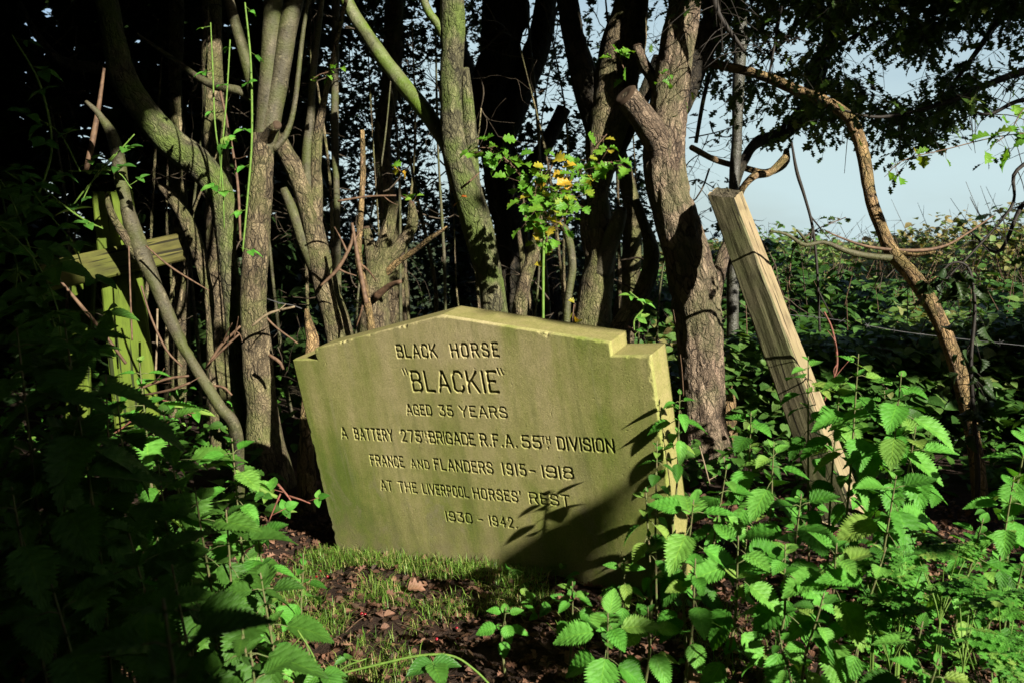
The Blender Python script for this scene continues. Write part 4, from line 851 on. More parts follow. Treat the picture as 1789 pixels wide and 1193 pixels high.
for lb, a, b, d, s in [('ferny plant in sunlight left of the slender nettle', 1648, 985, 1.55, .085), ('ferny plant below at the very right edge', 1760, 1085, 1.3, .085), ('low ferny plant on straw between bank and right edge', 1575, 1020, 1.5, .07), ('ferny plant in the middle of the lower right', 1690, 1055, 1.4, .075), ('ferny plant tucked behind the big pale nettle', 1560, 1075, 1.45, .06), ('ferny tuft at the bottom right corner', 1745, 1165, 1.2, .07), ('small ferny tuft beside the green shoot stem', 1530, 1010, 1.55, .05)]: parsley(lb, a, b, d, s)
# brambles
def bramble(label, canes, m='bramble', leaf=.055, lr=.04, mstem='stem_green', every=.07, group='bramble shoots among the stems', thorn=True, up=0.1):
    """canes: list of (px path rows (px, py, w), depth)"""
    c0 = path(canes[0][0], canes[0][1])[-1, :3]; t = thing('bramble', label, 'bramble', c0, group); ms = MB(); ml = MB()
    for pts, d in canes:
        Q = tube(ms, path(pts, d), 6, .012, 0, 4); L = np.r_[0, np.cumsum(np.linalg.norm(np.diff(Q[:, :3], axis=0), axis=1))]
        if thorn:
            for i in range(2, len(Q)-1, 2):
                dv = rdir(1)[0]; tube(ms, [(*Q[i, :3], Q[i, 3]*.5), (*(Q[i, :3]+dv*Q[i, 3]*1.6), Q[i, 3]*.3), (*(Q[i, :3]+dv*Q[i, 3]*2.6), .0002)], 4, .01)
        s = .01; k = 0
        while s < L[-1]:
            i = min(np.searchsorted(L, s), len(Q)-2); p = Q[i, :3]; T = unit(Q[i+1, :3]-Q[i, :3]); az = R_.random()*6.28
            h = unit(yaw(az)+T*.4+np.array([0, -.35, up])); pe = p+h*leaf*.7; tube(ms, [(*p, .0011), (*pe, .0008)], 4, .02)
            nr = unit(np.array([0, -.5, 1])+R_.normal(size=3)*.25); sd = unit(np.cross(nr, h)); sz = leaf*(.75+.5*R_.random())*(.6 if s < .04 else 1)
            put_leaves(ml, 'oval', pe, h, nr, sz, .4, .12)
            for sg in (-1, 1): put_leaves(ml, 'oval', pe-h*leaf*.1, unit(sd*sg+h*.25), nr, sz*.85, .4, .12)
            if lr: lit(pe, lr)
            s += every*(.7+.6*R_.random()); k += 1
    ms.build('cane', M[mstem], t); ml.build('leaves', M[m], t)
bramble('upright lime green bramble shoots hanging leaves before the forked trunk', [([(368, 40, 2), (372, 130, 3), (376, 220, 3), (388, 310, 3), (392, 400, 2)], 3.0), ([(402, 70, 2.5), (396, 170, 3), (388, 260, 3), (384, 330, 3)], 3.0), ([(428, 5, 3), (438, 110, 4), (440, 240, 4), (433, 340, 4), (424, 440, 3)], 2.95)], 'haw_bright' if False else 'nettle', .042, .045, every=.16)
bramble('bramble sprig with glossy oval leaves beside the left edge of the gravestone', [([(500, 905, 2), (510, 880, 3), (498, 860, 4), (485, 845, 5)], 1.95), ([(545, 880, 2), (525, 872, 3), (505, 866, 4)], 1.95), ([(470, 910, 2), (480, 885, 3), (490, 862, 3)], 1.9)], 'nettle', .05, .07, every=.055, mstem='stem_red')
bramble('thick thorny cane ending in mid air over the left nettles', [([(484, 868, 7), (462, 858, 9), (432, 838, 9), (405, 815, 9), (380, 780, 9)], 1.8)], 'bramble', .04, .03, every=.3)
bramble('dark bramble leaves hanging over the left arm of the cross', [([(10, 300, 3), (50, 330, 3), (90, 380, 3), (130, 430, 3), (150, 490, 2)], 2.3), ([(0, 470, 4), (40, 480, 4), (75, 520, 4), (80, 560, 3)], 2.2), ([(180, 400, 2), (140, 380, 3), (100, 350, 3), (40, 300, 3)], 2.4), ([(20, 540, 2), (30, 470, 3), (10, 400, 3)], 2.2)], 'bramble', .062, 0, every=.06)
bramble('tangle of dark bramble leaves at the left edge level with the cross', [([(-20, 380, 3), (30, 420, 3), (70, 470, 3), (100, 540, 3), (110, 620, 3), (130, 660, 3, 1.95)], 1.9), ([(-10, 300, 3), (20, 350, 3), (50, 430, 3), (85, 540, 3), (130, 660, 3, 1.95)], 2.2), ([(0, 600, 3), (50, 560, 3), (120, 545, 3), (160, 560, 2), (130, 660, 3, 1.95)], 1.8), ([(-30, 250, 3), (0, 330, 3), (20, 430, 3), (60, 560, 2), (130, 660, 3, 1.95)], 2.5)], 'nettle_shaded', .065, 0, every=.045)
bramble('dim bramble shoots crossing left of the cross top', [([(120, 370, 2), (150, 330, 3), (190, 285, 3), (235, 235, 2)], 2.7), ([(140, 360, 2), (165, 310, 2), (200, 270, 2)], 2.7)], 'bramble', .045, 0, every=.1)
bramble('nearly black bramble in the upper left gloom', [([(20, 60, 3), (70, 150, 4), (90, 260, 4), (60, 360, 4)], 2.6), ([(140, 300, 3), (100, 230, 3), (30, 190, 3)], 2.6), ([(230, 330, 2), (200, 300, 2), (120, 300, 3)], 2.7)], 'bramble', .06, 0, every=.08)
bramble('pale green thorny runner arching across the grass at the bottom', [([(560, 1185, 4), (640, 1165, 4), (730, 1145, 5), (790, 1145, 4), (830, 1170, 4), (860, 1200, 4)], 1.5)], 'bramble', .05, .02, every=.16, up=-.1)
bramble('low bramble runner with dark leaves left of the grass', [([(520, 1100, 3), (545, 1140, 3), (560, 1180, 3), (575, 1215, 4)], 1.42), ([(640, 1150, 2), (600, 1165, 3), (575, 1190, 3)], 1.42)], 'bramble', .05, 0, every=.06, up=.0)
bramble('small bramble leaves sprouting at the feet of the cross', [([(180, 770, 3), (230, 735, 3), (270, 700, 3), (310, 705, 2)], 2.2), ([(290, 740, 2), (320, 720, 2), (345, 735, 2)], 2.3)], 'nettle', .04, .045, every=.07, mstem='stem_red')
bramble('bramble leaves in the dark gap behind the right of the stone', [([(1110, 590, 2), (1108, 560, 3), (1125, 535, 3), (1100, 510, 2)], 3.3)], 'nettle', .04, .05, every=.06)
# green shoot standing behind the stone, sapling with turning leaves, sprigs on the trunks
stick('green_shoot', 'straight lime green shoot rising behind the middle of the gravestone', [(946, 300, 3), (950, 400, 4), (949, 480, 5), (949, 620, 6)], 3.0, 'stem_green', None, cat='shoot', seed=201)
def sprig(ms, ml, pts, d, n, leaf, rnd=(0, .5), spread=.05, m=0, twigr=None, tpl='haw'):
    Q = tube(ms, path(pts, d), 5, .012, 0, 3)
    for k in range(n):
        i = R_.integers(0, len(Q)); p = Q[i, :3]+R_.normal(size=3)*.004; dv = unit(R_.normal(size=3)+np.array([0, -.3, -.1])); e = p+dv*spread*(.3+R_.random())
        tube(ms, [(*p, .0008), (*e, .0006)], 4, .02); dl, nr = frond(1, .25)
        put_leaves(ml, tpl, e, unit(dl[0]+dv*.5), unit(nr[0]+np.array([0, -.7, 0])), leaf*(.6+.7*R_.random()), R_.uniform(.1, .9), R_.uniform(-.2, .4), 0, rnd[0]+(rnd[1]-rnd[0])*R_.random()**2.2); lit(e, .025)
def sprig_plant(name, label, specs, m='haw_bright', cat='sapling', group=None):
    c = path(specs[0][0], specs[0][1])[-1, :3]; t = thing(name, label, cat, c, group); ms = MB(); ml = MB()
    for sp in specs: sprig(ms, ml, *sp)
    ms.build('stem', M['twig'], t); ml.build('leaves', M[m], t)
sprig_plant('hawthorn_sapling', 'hawthorn sapling with green and yellowing lobed leaves behind the apex of the stone', [
  ([(965, 285, 2), (955, 330, 3), (950, 380, 3), (958, 430, 4)], 3.05, 49, .042, (.0, 1), .09), ([(1000, 300, 2), (985, 330, 3), (965, 370, 3)], 3.0, 38, .045, (0, .95), .08), ([(935, 340, 2), (945, 360, 3), (960, 390, 3)], 3.0, 30, .045, (0, .4), .09),
  ([(830, 258, 2), (860, 262, 2), (895, 290, 3), (925, 330, 3)], 3.1, 45, .042, (0, .25), .06), ([(1060, 235, 2), (1040, 260, 2), (1030, 290, 2), (1010, 320, 2)], 3.05, 22, .045, (0, .7), .06), ([(1080, 285, 2), (1050, 285, 2), (1030, 300, 2)], 3.05, 19, .042, (.0, .4), .05), ([(1000, 340, 2), (990, 370, 2), (970, 400, 2)], 2.95, 14, .05, (.0, .7), .06)])
sprig_plant('leaf_sprig', 'bright lobed leaf sprig hanging in the dark left of the rugged tree top', [([(1065, 75, 2), (1078, 95, 2), (1090, 120, 2)], 3.4, 8, .05, (0, .3), .04)], cat='sprig')
sprig_plant('leaf_sprig', 'small bright leaf sprig growing out of the rugged trunk fork', [([(1150, 135, 2), (1165, 128, 2), (1172, 140, 2)], 3.4, 6, .035, (0, .3), .03)], cat='sprig')
sprig_plant('leaf_sprig', 'two leaf sprig with one half orange leaf left of the central trunk', [([(690, 290, 1.5), (700, 300, 2)], 3.3, 4, .035, (.1, .95), .02)], cat='sprig')
sprig_plant('leaf_sprig', 'green leaf sprig just above the bent arm of the coppiced stump', [([(700, 342, 1.5), (718, 352, 2), (722, 362, 2)], 3.3, 5, .04, (.0, .5), .03)], cat='sprig')
sprig_plant('leaf_sprig', 'single orange dead leaf caught beside the central trunk', [([(800, 350, 1.5), (806, 352, 1.5)], 3.3, 2, .045, (0, .1), .012)], 'haw_autumn', 'leaf')
sprig_plant('leaf_sprig', 'tiny bright leaf pair on the thin stem right of the forked trunk', [([(545, 140, 1.5), (560, 130, 1.5), (582, 125, 1.5)], 3.3, 8, .03, (0, .4), .03)], cat='sprig')
sprig_plant('leaf_sprig', 'sunlit drooping pale leaf sprig reaching in from the right against the sky', [([(1830, 228, 2), (1740, 240, 2), (1650, 262, 2), (1580, 280, 1.5), (1545, 310, 1)], 2.9, 16, .045, (.1, .7), .05)], cat='sprig')
sprig_plant('leaf_sprig', 'fresh green leaf sprig at the right edge above the drooping sprig', [([(1830, 180, 2), (1790, 190, 2), (1765, 230, 2), (1740, 250, 2)], 2.9, 18, .05, (0, .3), .06)], cat='sprig')
sprig_plant('leaf_sprig', 'yellow leaf sprig peeping over the right slope of the gravestone', [([(1000, 562, 2), (1001, 550, 2), (1003, 532, 2)], 2.95, 4, .035, (.5, .9), .03)], cat='sprig')
sprig_plant('bramble_spray', 'thin leafy spray standing up against the sky between post and arching stem', [([(1478, 380, 1.5), (1440, 395, 2), (1410, 412, 2), (1385, 440, 2.5), (1378, 500, 3)], 3.6, 40, .028, (0, .15), .035)], 'haw', 'sprig')
# ================================================================= leaf masses
# the sun-side test: which leaves would block a ray that reaches something sunlit
UA = np.array([math.sin(SUN_PHI), math.cos(SUN_PHI), 0.0]); VA = np.cross(S, UA); VA = VA if VA[2] > 0 else -VA
GR, G0, GNN = .02, -12.0, 1200
def lit_mask():
    A = np.array(LIT); mk = np.zeros((GNN, GNN), bool); u = A[:, :3]@UA; v = A[:, :3]@VA
    for a, b, r in zip(u, v, A[:, 3]):
        i, j = (a-G0)/GR, (b-G0)/GR; k = int(r/GR)+1; i0, j0 = int(i), int(j)
        if not (k < i0 < GNN-k-1 and k < j0 < GNN-k-1): continue
        ii, jj = np.mgrid[i0-k:i0+k+1, j0-k:j0+k+1]; mk[i0-k:i0+k+1, j0-k:j0+k+1] |= (ii-i)**2+(jj-j)**2 <= (r/GR)**2+.3
    return mk
def dilate(m, k):
    o = m.copy()
    for dx in range(-k, k+1):
        for dy in range(-k, k+1):
            if dx*dx+dy*dy <= k*k: o |= np.roll(np.roll(m, dx, 0), dy, 1)
    return o
def blocked(P, mk):
    i = ((P@UA-G0)/GR).astype(int).clip(0, GNN-1); j = ((P@VA-G0)/GR).astype(int).clip(0, GNN-1); return mk[i, j]
# dappled sun on the field at right and the leaf litter in front
for _ in range(520):
    y = 2.9+9*R_.random()**1.5; x = y*R_.uniform(.15, .68)+.3
    if vn(np.array([x*1.1, y*1.1, 3.]), 4) > .45: lit((x, y, .5), .16)
for px in range(505, 900, 26):
    for py in range(975, 1200, 26):
        if px-505 > (py-985)*-.3 and px < 905-(py-980)*.05:
            p = ground(px, py); lit(p+[0, 0, .02], .05 if vn(np.array([px/60., py/50., 0]), 2) > .30 else .012)
for px in range(1490, 1790, 40):
    for py in range(960, 1190, 40): lit(ground(px, py)+[0, 0, .08], .05)
for px in range(1200, 1800, 45):
    for py in range(850, 1080, 45):
        if vn(np.array([px/95., py/80., 1.]), 8) > .42 and (py < 1010 or px > 1480) and not (1600 < px < 1740 and py < 940): lit(wp(px, py, np.interp(py, [800, 1150], [2.0, 1.35])), .12)
DARK = []; HARD = []  # places to keep dark: added leaves are set sunward of them
for X in np.arange(-.2, .6, .05):
    for Z in np.arange(-.62, -.25, .05):
        p = sw(X, 0, Z); a, b, d = proj(p)
        if b > 1000-(a-870)*.58: DARK += [p, p+[.01, -.02, .01], p+[-.01, 0, .015]]; HARD.append((*p, .038))
for a in range(890, 1180, 30):
    for b in range(1000, 1200, 25): DARK.append(ground(a, b)); HARD += [(*ground(a, b), .022)] if a < 1090 else []
for a in range(1180, 1450, 35):
    for b in range(1060, 1200, 25): DARK.append(ground(a, b))
for a in range(-40, 480, 60):
    for b in range(560, 1200, 60):
        if a < 130 or b > 960: DARK.append(wp(a, b, np.interp(b, [500, 1200], [2.2, 1.0])))
for a in range(0, 480, 50):
    for b in range(-40, 200, 50): DARK.append(wp(a, b, 3.4))
for a in range(1240, 1840, 50):
    for b in range(-80, 300, 50): DARK.append(wp(a, b, 3.8))
DARK = np.array(DARK)
MK = lit_mask(); LIT = HARD; MK &= ~lit_mask(); LIT = PRI; MK |= lit_mask(); MKD = dilate(MK, 1)
# hawthorn canopy against the sky at upper right
def in_view_open(P):
    a, b, d = proj(P); return a, b, d
def haw_canopy():
    t = thing('hawthorn_tree', 'overhanging hawthorn with dark lobed leaves filling the sky at upper right', 'tree', (3.0, 3.4, gz(3.0, 3.4)))
    mb = MB(); tube(mb, [(2.55, 3.6, 2.6, .05), (2.8, 3.5, 1.8, .07), (2.95, 3.4, .9, .09), (3.0, 3.4, -.05, .12)], 14, .04, .004, 5); mb.build('trunk', M['bark'], t)
    mbr = MB(); ml = MB()
    br = [[(2100, 60, 26), (1900, 90, 20), (1789, 125, 15), (1745, 140, 12), (1650, 180, 9), (1540, 205, 6), (1460, 190, 4)], [(2000, -120, 22), (1850, -60, 16), (1760, 20, 12), (1700, 100, 9), (1655, 165, 6), (1610, 240, 3)], [(1840, -160, 20), (1640, -60, 16), (1560, 20, 11), (1500, 60, 8), (1440, 90, 5)],
          [(1700, -200, 18), (1560, -90, 14), (1420, -10, 10), (1380, 60, 7), (1330, 110, 4)], [(2100, 200, 24), (1900, 180, 14), (1789, 175, 9), (1730, 200, 6), (1690, 192, 4)], [(1300, -160, 12), (1370, -60, 9), (1360, 40, 6), (1340, 150, 3)], [(1950, 330, 12), (1850, 270, 9), (1775, 300, 7), (1768, 360, 5), (1700, 440, 4), (1640, 500, 3)], [(1900, 420, 12), (1800, 350, 9), (1745, 440, 6), (1690, 400, 3)], [(1250, -100, 20), (1250, 10, 14), (1300, 90, 6)]]
    for i, b in enumerate(br):
        d = 3.4+.25*(i % 4); Q = tube(mbr, path(b, d), 7, .03, .001, i)
        for _ in range(26):
            k = R_.integers(len(Q)//4, len(Q)); dv = unit(rdir(1)[0]*[1, .8, .6]-np.array([0, 0, .35])); L = R_.uniform(.06, .26); e = Q[k, :3]+dv*L-np.array([0, 0, .25*L])
            tube(mbr, [(*Q[k, :3], .0024), (*(Q[k, :3]+dv*L*.5), .0018), (*e, .001)], 4, .03)
    # dense, hanging sprays: density follows the clumps
    n = 42000; px = R_.uniform(1200, 1900, n); py = R_.uniform(-260, 480, n); dd = R_.uniform(3.1, 4.6, n)
    edge = 265+40*np.sin(px/60.)+35*np.sin(px/23.+1)-np.clip(1450-px, 0, 250)*.42+np.clip(px-1480, 0, 160)*.75
    dens = np.clip((edge-py)/150, 0, 1)*.9; nz = fbm(np.stack([px/62., py/50., 0*px+dd*.2], -1), 77, 3); dens = dens*np.clip((nz-.45)*8, 0.0, 1)
    dens = np.maximum(dens, np.exp(-(((px-1440)/60)**2+((py-170)/42)**2))*.95); dens = np.maximum(dens, .75*np.exp(-(((px-1260)/60)**2+((py-30)/70)**2)))
    dens = np.maximum(dens, .7*np.exp(-(((px-1755)/80)**2+((py-370)/95)**2))*(nz > .42))
    dens = np.where((py < 60)&(px > 1250), np.maximum(dens, .8*(nz > .47)), dens); dens = np.where(py < -10, .9, dens)
    keep = R_.random(n) < dens*.62; px, py, dd = px[keep], py[keep], dd[keep]
    C = CAM+dd[:, None]*((px-PW/2)[:, None]/F_PX*RIGHT-(py-PH/2)[:, None]/F_PX*UPV+FWD)
    # each spray: leaves set alternately along a short drooping twig
    C = C[R_.random(len(C)) < .55]; k = 6; dv = unit(R_.normal(size=(len(C), 3))*[1, .7, .35]-np.array([0, 0, .55])); L = R_.uniform(.10, .22, len(C)); keepc = ~blocked(C, MKD)&~blocked(C+dv*L[:, None], MKD); C, dv, L = C[keepc], dv[keepc], L[keepc]
    for c, v, l in zip(C, dv, L): tube(mbr, [(*c, .0016), (*(c+v*l*.5+[0, 0, .01]), .0012), (*(c+v*l), .0006)], 4, .05, endcap=False)
    P = np.concatenate([C+dv*(L*s_)[:, None] for s_ in np.linspace(.1, 1, k)]); dvv = np.tile(dv, (k, 1)); ok = ~blocked(P, MKD); P, dvv = P[ok], dvv[ok]
    dl, nr = frond(len(P), .4); dl = unit(dl+dvv*.6); put_leaves(ml, 'haw_lo', P, dl, nr, R_.uniform(.030, .058, len(P)), R_.uniform(0, .6, len(P)), 0, 0, np.clip(R_.normal(.45, .25, len(P)), 0, 1))
    mbr.build('branches', M['twig_dark'], t)
    ml.build('crown', M['haw'], t)
haw_canopy()
def cloud(name, P, tpl, size, m, parent=None, down=.3, rnd=None, kindv=None, smooth=True, gap=False):
    ml = MB(); dl, nr = frond(len(P), down)
    if gap is not False:
        sd = unit(np.cross(nr, dl))*.3; bad = np.zeros(len(P), bool)
        for a, b in ((0, 0), (.35, 0), (.7, 0), (1, 0), (.4, 1), (.4, -1)): bad |= blocked(P+(dl*a+sd*b)*size[:, None], MKD if gap is True else gap)
        P, dl, nr, size = P[~bad], dl[~bad], nr[~bad], size[~bad]
    put_leaves(ml, tpl, P, dl, nr, size, R_.uniform(0, .5, len(P)), 0, 0, rnd)
    o = ml.build(name, M[m], parent, smooth)
    if kindv: kind(o, kindv)
    return o
# dark thicket behind the trunks
def thicket():
    n = 60000; px = R_.uniform(-700, 1300, n); py = R_.uniform(-320, 760, n); dd = 5.0+3.6*R_.random(n)
    nz = fbm(np.stack([px/70., py/60., dd*.5], -1), 55, 3)
    dens = np.where(px < 560, 1.0, .9); hole = (px > 560)&(py < 330); dens = np.where(hole, np.clip((nz-np.where(px > 740, .40, .30))*6, 0.02, .9)*np.where(px > 740, .7, 1), dens)
    dens = np.where((px <= 560)&(py < 200)&(nz < .30), .25, dens)
    dens = np.where(px > 1125, np.where(py > 470, .6, np.where(py > 360, .2*(nz > .45), .03)), dens)
    keep = R_.random(n) < dens*.85; px, py, dd = px[keep], py[keep], dd[keep]
    P = CAM+dd[:, None]*((px-PW/2)[:, None]/F_PX*RIGHT-(py-PH/2)[:, None]/F_PX*UPV+FWD); P = P[(P[:, 2] > gz(P[:, 0], P[:, 1]))]
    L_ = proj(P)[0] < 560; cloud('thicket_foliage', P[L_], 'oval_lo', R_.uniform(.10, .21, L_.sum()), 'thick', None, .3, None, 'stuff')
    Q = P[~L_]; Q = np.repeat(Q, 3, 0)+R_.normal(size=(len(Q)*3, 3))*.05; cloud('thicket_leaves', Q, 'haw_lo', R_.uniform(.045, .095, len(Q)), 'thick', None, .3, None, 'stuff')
    # fine dead branches in the gaps
    ms = MB()
    for _ in range(380):
        p = wp(R_.uniform(60, 1300), R_.uniform(-60, 620), R_.uniform(3.9, 6.3)); dv = unit(R_.normal(size=3)*[1, .5, .8]); w = R_.uniform(.002, .006); pts = [(*p, w)]; q = p.copy()
        for k in range(6):
            dv = unit(dv+R_.normal(size=3)*.45); q = q+dv*R_.uniform(.05, .13); pts.append((*q, w*(1-.14*(k+1))))
            if k and R_.random() < .75:
                e = q; d2 = unit(dv+R_.normal(size=3)*.9); f = [(*q, w*.5)]
                for _k in range(3): d2 = unit(d2+R_.normal(size=3)*.4); e = e+d2*R_.uniform(.03, .08); f.append((*e, w*.5*(1-.28*(_k+1))))
                tube(ms, f, 4, .03)
        tube(ms, pts, 5, .04)
    kind(ms.build('thicket_branches', M['twig_mid']), 'stuff')
thicket()
# unseen leaf screens added out of the frame: they cut skylight and shape the sun
def shade_screens():
    def shade_tree(label, base, P, size, top):
        t = thing('added_shade_tree', label, 'tree', (base[0], base[1], float(gz(*base[:2])))); mb = MB()  # unseen tree, added for the shade its leaves cast
        tube(mb, [(top[0], top[1], top[2], .04), (base[0]*.4+top[0]*.6, base[1]*.4+top[1]*.6, top[2]*.6, .08), (base[0], base[1], -.1, .13)], 12, .08, .006, 9); mb.build('trunk', M['bark_dark'], t)
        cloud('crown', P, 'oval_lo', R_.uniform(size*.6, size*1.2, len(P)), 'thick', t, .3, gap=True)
    def clean(P):
        a, b, d = proj(P); vis = (d > .05)&(a > -120)&(a < 1910)&(b > -120)&(b < 1320); P = P[~vis]; P = P[P[:, 2] > .05]
        return P[~blocked(P, MKD)]
    n = 34000; P = np.stack([R_.uniform(-5, 2.2, n), R_.uniform(-1.5, 8.5, n), R_.uniform(2.1, 4.0, n)], 1); P = clean(P)
    shade_tree('unseen crown added to shade the trunks on the left from the sky', (-3.4, 5.6), P[P[:, 0] < -1.2], .21, (-3, 5, 3.2)); shade_tree('unseen crown added above the gravestone to hold back skylight', (-.4, 7.4), P[P[:, 0] >= -1.2], .21, (-.4, 6, 3.4))
    n = 15000; P = np.stack([R_.uniform(-5.5, -3.2, n), R_.uniform(-2, 8, n), R_.uniform(.0, 3.2, n)], 1); P = P[(P[:, 0] < -.68*P[:, 1]-1.6)|(P[:, 1] < 1)]; P = clean(P)
    shade_tree('unseen leaf wall added on the far left to darken the wood', (-4.6, 2.5), P, .21, (-4.5, 2.5, 2.4))
    # added leaf screen across the sun, with gaps towards everything meant to be lit
    n = 60000; tt = R_.uniform(4.0, 5.8, n); u = R_.uniform(-4.4, 7.2, n); v = R_.uniform(-3.2, 3.2, n)
    c = np.array([0, 2.6, .6]); P = c+tt[:, None]*S+u[:, None]*UA+v[:, None]*VA; P = P[P[:, 2] > .02]
    k = 10; D = np.repeat(DARK, k, 0); D = D+R_.uniform(4.0, 5.8, len(D))[:, None]*S+R_.normal(size=(len(D), 3))*.06-np.array([0, 0, .05]); P = clean(np.vstack([P, D]))
    shade_tree('unseen sun screen of leaves added behind the camera on the left', (1.0, -2.6), P[P[:, 0] < 2.6], .19, (1.2, -2.2, 3)); shade_tree('unseen sun screen of leaves added behind the camera on the right', (4.4, -.6), P[P[:, 0] >= 2.6], .19, (4, -.6, 3))
    D = np.repeat(DARK, 26, 0); D = D+R_.uniform(3.6, 5.6, len(D))[:, None]*S+R_.normal(size=(len(D), 3))*.05; a, b, d = proj(D); D = D[(D[:, 2] > .1)&~((d > .05)&(a > -200)&(a < 2000)&(b > -200)&(b < 1400))]
    cloud('shade_sprays', D, 'oval_lo', R_.uniform(.05, .09, len(D)), 'thick', bpy.data.objects['added_shade_tree.003'], .3, gap=MK)  # added leaf sprays that throw shade onto the DARK points
    n = 12000; P = np.stack([R_.uniform(-4.5, 1, n), R_.uniform(-2.6, -1.4, n), R_.uniform(0, 3.4, n)], 1); P = clean(P)
    shade_tree('unseen leaf wall added behind the camera to deepen the shade', (-2.2, -2.2), P, .21, (-2.2, -2.1, 2.6))
    n = 15000; P = np.stack([R_.uniform(2.4, 4.6, n), R_.uniform(.5, 3.4, n), R_.uniform(.1, 3.2, n)], 1); P = P[P[:, 0] > .68*P[:, 1]+.9]; P = clean(P)
    shade_tree('unseen leaf mass added outside the frame on the right to block skylight', (3.6, 1.1), P, .19, (3.5, 1.6, 2.6))
shade_screens()
# undergrowth: brambles of the field, low weeds under the nettles
def undergrowth():
    n = 52000; y = 3.6+16*R_.random(n)**1.7; x = y*R_.uniform(.10, .80, n)+R_.uniform(.2, .6, n); hm = .08+.75*fbm(np.stack([x*1.3, y*1.0, 0*x], -1), 61, 3)-.012*(y-4)
    z = gz(x, y)+hm*np.sqrt(R_.random(n))*1.05; P = np.stack([x, y, z], 1)
    col = np.clip(fbm(np.stack([x*1.5, y*1.2, 0*x], -1), 63, 2)*1.2-.25+R_.normal(size=n)*.15, 0, 1)
    ml = MB(); dl, nr = frond(n, .1); nr = unit(nr+np.array([0, -.35, .3])); sz = R_.uniform(.03, .065, n)*(1+.05*y); put_leaves(ml, 'oval_lo', P, dl, nr, sz, .3, .05, 0, col); kind(ml.build('field_undergrowth', M['under']), 'stuff')
    ms = MB()
    for _ in range(420):
        y = R_.uniform(3.6, 13); x = y*R_.uniform(.12, .7)+.3; p = np.array([x, y, float(gz(x, y))]); h = R_.uniform(.4, .95); l = R_.normal(size=2)*.16; tube(ms, [(*p, .003), (p[0]+l[0]*.4, p[1]+l[1]*.4, p[2]+h*.6, .0025), (p[0]+l[0], p[1]+l[1], p[2]+h, .001)], 4, .1)
    kind(ms.build('field_stalks', M['twig']), 'stuff')
    # dead-leafed edge of the field along the skyline
    n = 16000; x = R_.uniform(3, 22, n); y = R_.uniform(17, 26, n); z = .0+R_.random(n)**.8*np.clip(1.5*fbm(np.stack([x*.35, y*.2, 0*x], -1), 71, 3)-.1+.05*(x-8), .2, 1.5); P = np.stack([x, y, z], 1)
    cloud('far_hedge', P, 'oval_lo', R_.uniform(.12, .26, n), 'under', None, .1, np.clip(R_.normal(.7, .3, n), 0, 1), 'stuff')
    # under the nettles right and left
    def low(name, n, fx, fy, hmax, m, szr, tpl='nettle_lo', keepf=None):
        px = R_.uniform(*fx, n); py = R_.uniform(*fy, n); G_ = np.array([ground(a, b) for a, b in zip(px, py)])
        if keepf is not None: k = keepf(px, py); G_ = G_[k]
        hh = hmax*R_.random(len(G_)); P = G_+np.stack([0*hh, 0*hh, hh], 1); dl, nr = frond(len(P), .15); nr = unit(nr+np.array([.2, -.3, .3])); ml = MB(); put_leaves(ml, tpl, P, dl, nr, R_.uniform(*szr, len(P)), R_.uniform(.1, .7, len(P)), .05); kind(ml.build(name, M[m]), 'stuff')
    low('ground_weeds', 300, (1210, 1800), (830, 1140), .16, 'nettle', (.03, .06), 'nettle_lo', lambda a, b: ((b < 1030)|(a > 1500))&~((a > 1590)&(a < 1750)&(b < 950))&~((a > 1270)&(a < 1400)&(b < 800)))
    low('shaded_weeds', 800, (-60, 470), (800, 1190), .22, 'nettle_shaded', (.04, .085), 'nettle_lo')
    low('mixed_weeds', 500, (-40, 420), (700, 830), .25, 'nettle', (.025, .05), 'nettle_lo')
    low('low_herbs', 420, (1480, 1800), (980, 1193), .06, 'nettle', (.02, .04), 'haw_lo')
    low('sparse_sprouts', 60, (880, 1200), (985, 1110), .05, 'nettle', (.025, .045), 'nettle_lo')
    low('shade_weeds', 700, (1180, 1830), (735, 870), .14, 'nettle_shaded', (.04, .08), 'nettle_lo')
    low('wood_floor_weeds', 900, (100, 1300), (700, 800), .22, 'nettle_shaded', (.04, .07), 'oval_lo')
undergrowth()
def bush(label, px, py, d, hw, rn, m='under', n=2600, sz=(.04, .085), gname='scrub bushes in the field'):
    top = wp(px, py, d); b = np.array([top[0], top[1], float(gz(top[0], top[1]))]); h = top[2]-b[2]; t = thing('scrub_bush', label, 'bush', b, gname); q = rdir(n)*(R_.random(n)**.28)[:, None]; nz = fbm(q*2.3+px, 91, 3); q = q*(.62+.75*nz)[:, None]
    P = b+np.array([0, 0, h*.42])+q*np.array([hw, hw*.8, h*.62]); P = P[P[:, 2] > b[2]+.02]; ml = MB(); dl, nr = frond(len(P), .15); put_leaves(ml, 'oval_lo', P, dl, unit(nr+np.array([.1, -.4, .2])), R_.uniform(*sz, len(P))*(1+.03*d), .35, .05, 0, np.clip(R_.normal(rn, .22, len(P)), 0, 1)); ml.build('leaves', M[m], t); ms = MB()
    for _ in range(26):
        a = R_.uniform(-1, 1, 2)*hw*.8; e = b+np.array([a[0]*1.3, a[1], h*R_.uniform(.7, 1.22)]); mid = (b+e)/2+R_.normal(size=3)*.06; tube(ms, [(b[0]+a[0]*.4, b[1]+a[1]*.4, b[2]-.03, .006), (*mid, .005), (*e, .0018)], 5, .08)
        for _k in range(3): s0 = mid+(e-mid)*R_.random(); tube(ms, [(*s0, .0025), (*(s0+rdir(1)[0]*R_.uniform(.05, .18)), .001)], 4, .06)
    ms.build('stems', M['twig_mid'], t)
